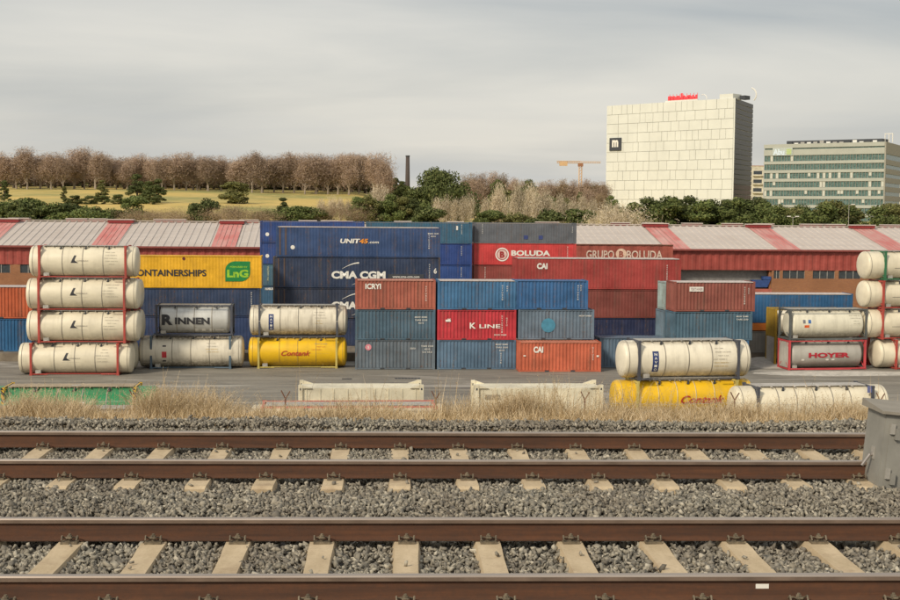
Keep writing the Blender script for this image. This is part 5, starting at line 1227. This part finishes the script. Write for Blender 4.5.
# ------------------------------------------------------------------ grass and dry weeds on the bank
def grass():
    g = np.random.default_rng(12); xs_ = []; ys_ = []; hs = []; wd = []; lean = []
    def blades(n, x0, x1, y0, y1, h0, h1, w_=.004, cl=None, sp_=.35):
        if cl:
            cxs = g.uniform(x0, x1, cl); cys = g.uniform(y0, y1, cl); ch = g.uniform(.6, 1.2, cl); i = g.integers(cl, size=n); x = cxs[i] + g.normal(0, .09, n); y = cys[i] + g.normal(0, .09, n); h = g.uniform(h0, h1, n) * ch[i]
        else: x = g.uniform(x0, x1, n); y = g.uniform(y0, y1, n); h = g.uniform(h0, h1, n)
        xs_.append(x); ys_.append(y); hs.append(h); wd.append(np.full(n, w_)); lean.append(g.normal(0, sp_, (n, 2)))
    blades(36000, -9, 10, 16.52, 18.6, .08, .24, .004, 1100)
    blades(17000, -9, 10, 17.0, 18.9, .14, .38, .0032, 170, .5); blades(5000, -9, 10, 16.15, 16.7, .04, .13, .003, 500, .5)
    X = lambda px: on_z(px, 420, -.3).x * 1.06
    blades(2200, X(25), X(100), 17.3, 18.4, .18, .56, .0028, 40, .42); blades(3400, X(155), X(225), 17.3, 18.4, .22, .60, .0028, 36, .42)
    blades(500, X(100), X(155), 17.3, 18.4, .20, .36, .003, 16); blades(1500, X(450), X(530), 17.4, 18.4, .30, .50, .003, 14)
    blades(2600, X(600), X(860), 17.3, 18.4, .25, .46, .003, 40, .5); blades(2400, X(230), X(600), 17.3, 18.4, .22, .42, .003, 50, .5); blades(240, X(0), X(880), 17.4, 18.5, .45, .80, .0035, 60, .16)
    blades(160, X(500), X(640), 17.4, 18.4, .5, .75, .0035, 10, .3)
    x = np.concatenate(xs_); y = np.concatenate(ys_); h = np.concatenate(hs); w_ = np.concatenate(wd); ln = np.concatenate(lean); n = len(x)
    h = h * .9
    thin = ((x > X(106)) & (x < X(156)) | (x < X(24))) & (h > .17) & (g.random(n) < .75); k_ = ~thin; x, y, h, w_, ln = x[k_], y[k_], h[k_], w_[k_], ln[k_]; n = len(x)
    z = np.where(y < 17.4, -.27, -.30 - (y - 17.4) * .62) - .02; h = h + np.maximum(0, (y - 17.4) * .45)
    ang = g.uniform(-.9, .9, n); sx, sy = np.cos(ang), np.sin(ang); pts = []
    for t_, ws in ((0, 1.0), (.35, .9), (.7, .65), (1, .12)):
        ox = ln[:, 0] * h * t_ ** 1.7; oy = ln[:, 1] * h * t_ ** 1.7; zz_ = z + h * t_ * (1 - .25 * np.hypot(ln[:, 0], ln[:, 1]) * t_)
        pts.append(np.stack([x + ox - sx * w_ * ws, y + oy - sy * w_ * ws, zz_], 1)); pts.append(np.stack([x + ox + sx * w_ * ws, y + oy + sy * w_ * ws, zz_], 1))
    P = np.stack(pts, 1); f = np.array([(0, 1, 3, 2), (2, 3, 5, 4), (4, 5, 7, 6)]); idx = (f[None] + (np.arange(n) * 8)[:, None, None]).reshape(-1)
    me = bpy.data.meshes.new('dry_grass'); me.vertices.add(n * 8); me.vertices.foreach_set('co', P.astype(np.float32).ravel()); me.loops.add(len(idx)); me.loops.foreach_set('vertex_index', idx.astype(np.int32))
    me.polygons.add(n * 3); me.polygons.foreach_set('loop_start', np.arange(0, n * 12, 4, dtype=np.int32)); me.polygons.foreach_set('loop_total', np.full(n * 3, 4, dtype=np.int32)); me.update(calc_edges=True)
    me.materials.append(island_mat('dry_straw', [(.46, .34, .19), (.62, .48, .30), (.74, .61, .42), (.52, .39, .22), (.38, .27, .14)], .8))
    tag(link('dry_grass', me), kind='stuff', label='dry straw coloured grass and weeds along the crest of the bank', cat='grass')
    # seed heads: tiny leaves on the taller stems
    k = np.where(h > .42)[0]; k = k[g.random(len(k)) < .8]; rep = 16; kk = np.repeat(k, rep); m_ = len(kk); t_ = g.uniform(.5, 1, m_)
    cx_ = np.stack([x[kk] + ln[kk, 0] * h[kk] * t_ ** 1.7, y[kk] + ln[kk, 1] * h[kk] * t_ ** 1.7, z[kk] + h[kk] * t_ * (1 - .25 * np.hypot(ln[kk, 0], ln[kk, 1]) * t_)], 1) + g.normal(0, .012, (m_, 3))
    a = g.normal(0, 1, (m_, 3)); a /= np.linalg.norm(a, axis=1)[:, None]; b2 = np.cross(a, g.normal(0, 1, (m_, 3))); b2 /= np.linalg.norm(b2, axis=1)[:, None]
    V_ = np.stack([cx_ - a * .012, cx_ + b2 * .005, cx_ + a * .012], 1).reshape(-1, 3); me2 = tri_mesh('seed_heads', V_); me2.materials.clear(); me2.materials.append(me.materials[0])
    tag(link('grass_seed_heads', me2), kind='stuff', label='pale feathery seed heads on the taller dry stems', cat='grass')
grass()
# wire fence on the bank
X0f, X1f = -9.5, 10.5; yF = 18.75; zF = -.30 - (yF - 17.4) * .62
fo = empty('wire_fence', (0, yF, zF), 0, label='thin wire mesh fence with rusty forked posts along the crest of the grass bank', cat='fence')
PP = []
for px in (-163, -16, 134, 285, 436, 587, 740, 890, 1040):
    x = at_depth(px, 400, yF).x; PP.append(x); ph = .93
    mb = MB().bar((x, 0, -.3), (x, 0, ph), .011, 6).bar((x, 0, ph), (x - .06, -.0, ph + .12), .009, 5).bar((x, 0, ph), (x + .065, 0, ph + .11), .009, 5)
    link('post', mb.mesh('post', [M_RUST]), fo)
for z_, dx in ((.2, 0), (.55, 0), (.9, 0)):
    mb = MB()
    for a, b_ in zip(PP, PP[1:]):
        for i in range(6):
            t0, t1 = i / 6, (i + 1) / 6; sg_ = lambda t_: -.03 * 4 * t_ * (1 - t_); mb.bar((a + (b_ - a) * t0, 0, z_ + sg_(t0)), (a + (b_ - a) * t1, 0, z_ + sg_(t1)), .0025, 3)
    link('wire', mb.mesh('wire', [M_GALV]), fo)
mb = MB(); k = 0
x = PP[0]
while x < PP[-1]:
    mb.bar((x, .01, .2), (x + .7, .01, .9), .0013, 3); mb.bar((x + .7, .015, .2), (x, .015, .9), .0013, 3); x += .085
tag(link('wire_mesh', mb.mesh('wire_mesh', [M_GALV]), fo), kind='stuff')

# ------------------------------------------------------------------ trackside cabinet
CB = plain('cabinet_grey', (.25, .242, .215), .65, 0, .12, 5)
bz = -.30; pL = on_z(876, 499, bz)
co = empty('trackside_cabinet', (pL.x, pL.y, bz - .02), R(1.5), label='grey metal trackside cabinet leaning to the right at the right edge of the view', cat='cabinet')
co.rotation_euler = (0, R(5), R(-1))
Wc, Dc, Hc = .95, .52, .86
mb = MB().box(0, Wc, 0, Dc, 0, Hc); me = mb.mesh('body', [CB]); bmx = bmesh.new(); bmx.from_mesh(me); bmesh.ops.bevel(bmx, geom=bmx.edges[:], offset=.008, segments=2, affect='EDGES'); bmx.to_mesh(me); bmx.free()
link('body', me, co); block('door', co, .05, Wc - .05, -.012, -.001, .06, Hc - .10, CB)
mb = MB(); mb.v = [(-.05, -.05, Hc + .002), (Wc + .05, -.05, Hc + .002), (Wc + .05, Dc + .05, Hc + .002), (-.05, Dc + .05, Hc + .002), (-.05, -.05, Hc + .03), (Wc + .05, -.05, Hc + .03), (Wc + .05, Dc + .05, Hc + .075), (-.05, Dc + .05, Hc + .075)]
mb.f = [(0, 3, 2, 1), (4, 5, 6, 7), (0, 1, 5, 4), (1, 2, 6, 5), (2, 3, 7, 6), (3, 0, 4, 7)]; mb.m = [0] * 6; link('lid', mb.mesh('lid', [plain('cabinet_lid', (.25, .225, .185), .7)]), co)
for zz_ in (.20, .64):
    hg = block('hinge', co, .05, .095, -.04, -.013, zz_ + .03, zz_ + .13, M_GALV)
    block('hinge_knuckle', co, .098, .145, -.055, -.013, zz_ - .02, zz_ + .09, CB)
block('lock_plate', co, -.012, -.001, .18, .26, .38, .50, M_GALV); link('handle', MB().bar((-.03, .22, .42), (-.10, .22, .30), .016, 6).bar((-.0, .22, .43), (-.03, .22, .42), .02, 6).mesh('handle', [M_STEEL]), co)
print('objects', len(bpy.data.objects))

for o in COL.objects:
    l = o.get('label')
    if l and len(l.replace(',', ' ').split()) > 16: print('LONG', len(l.split()), l)
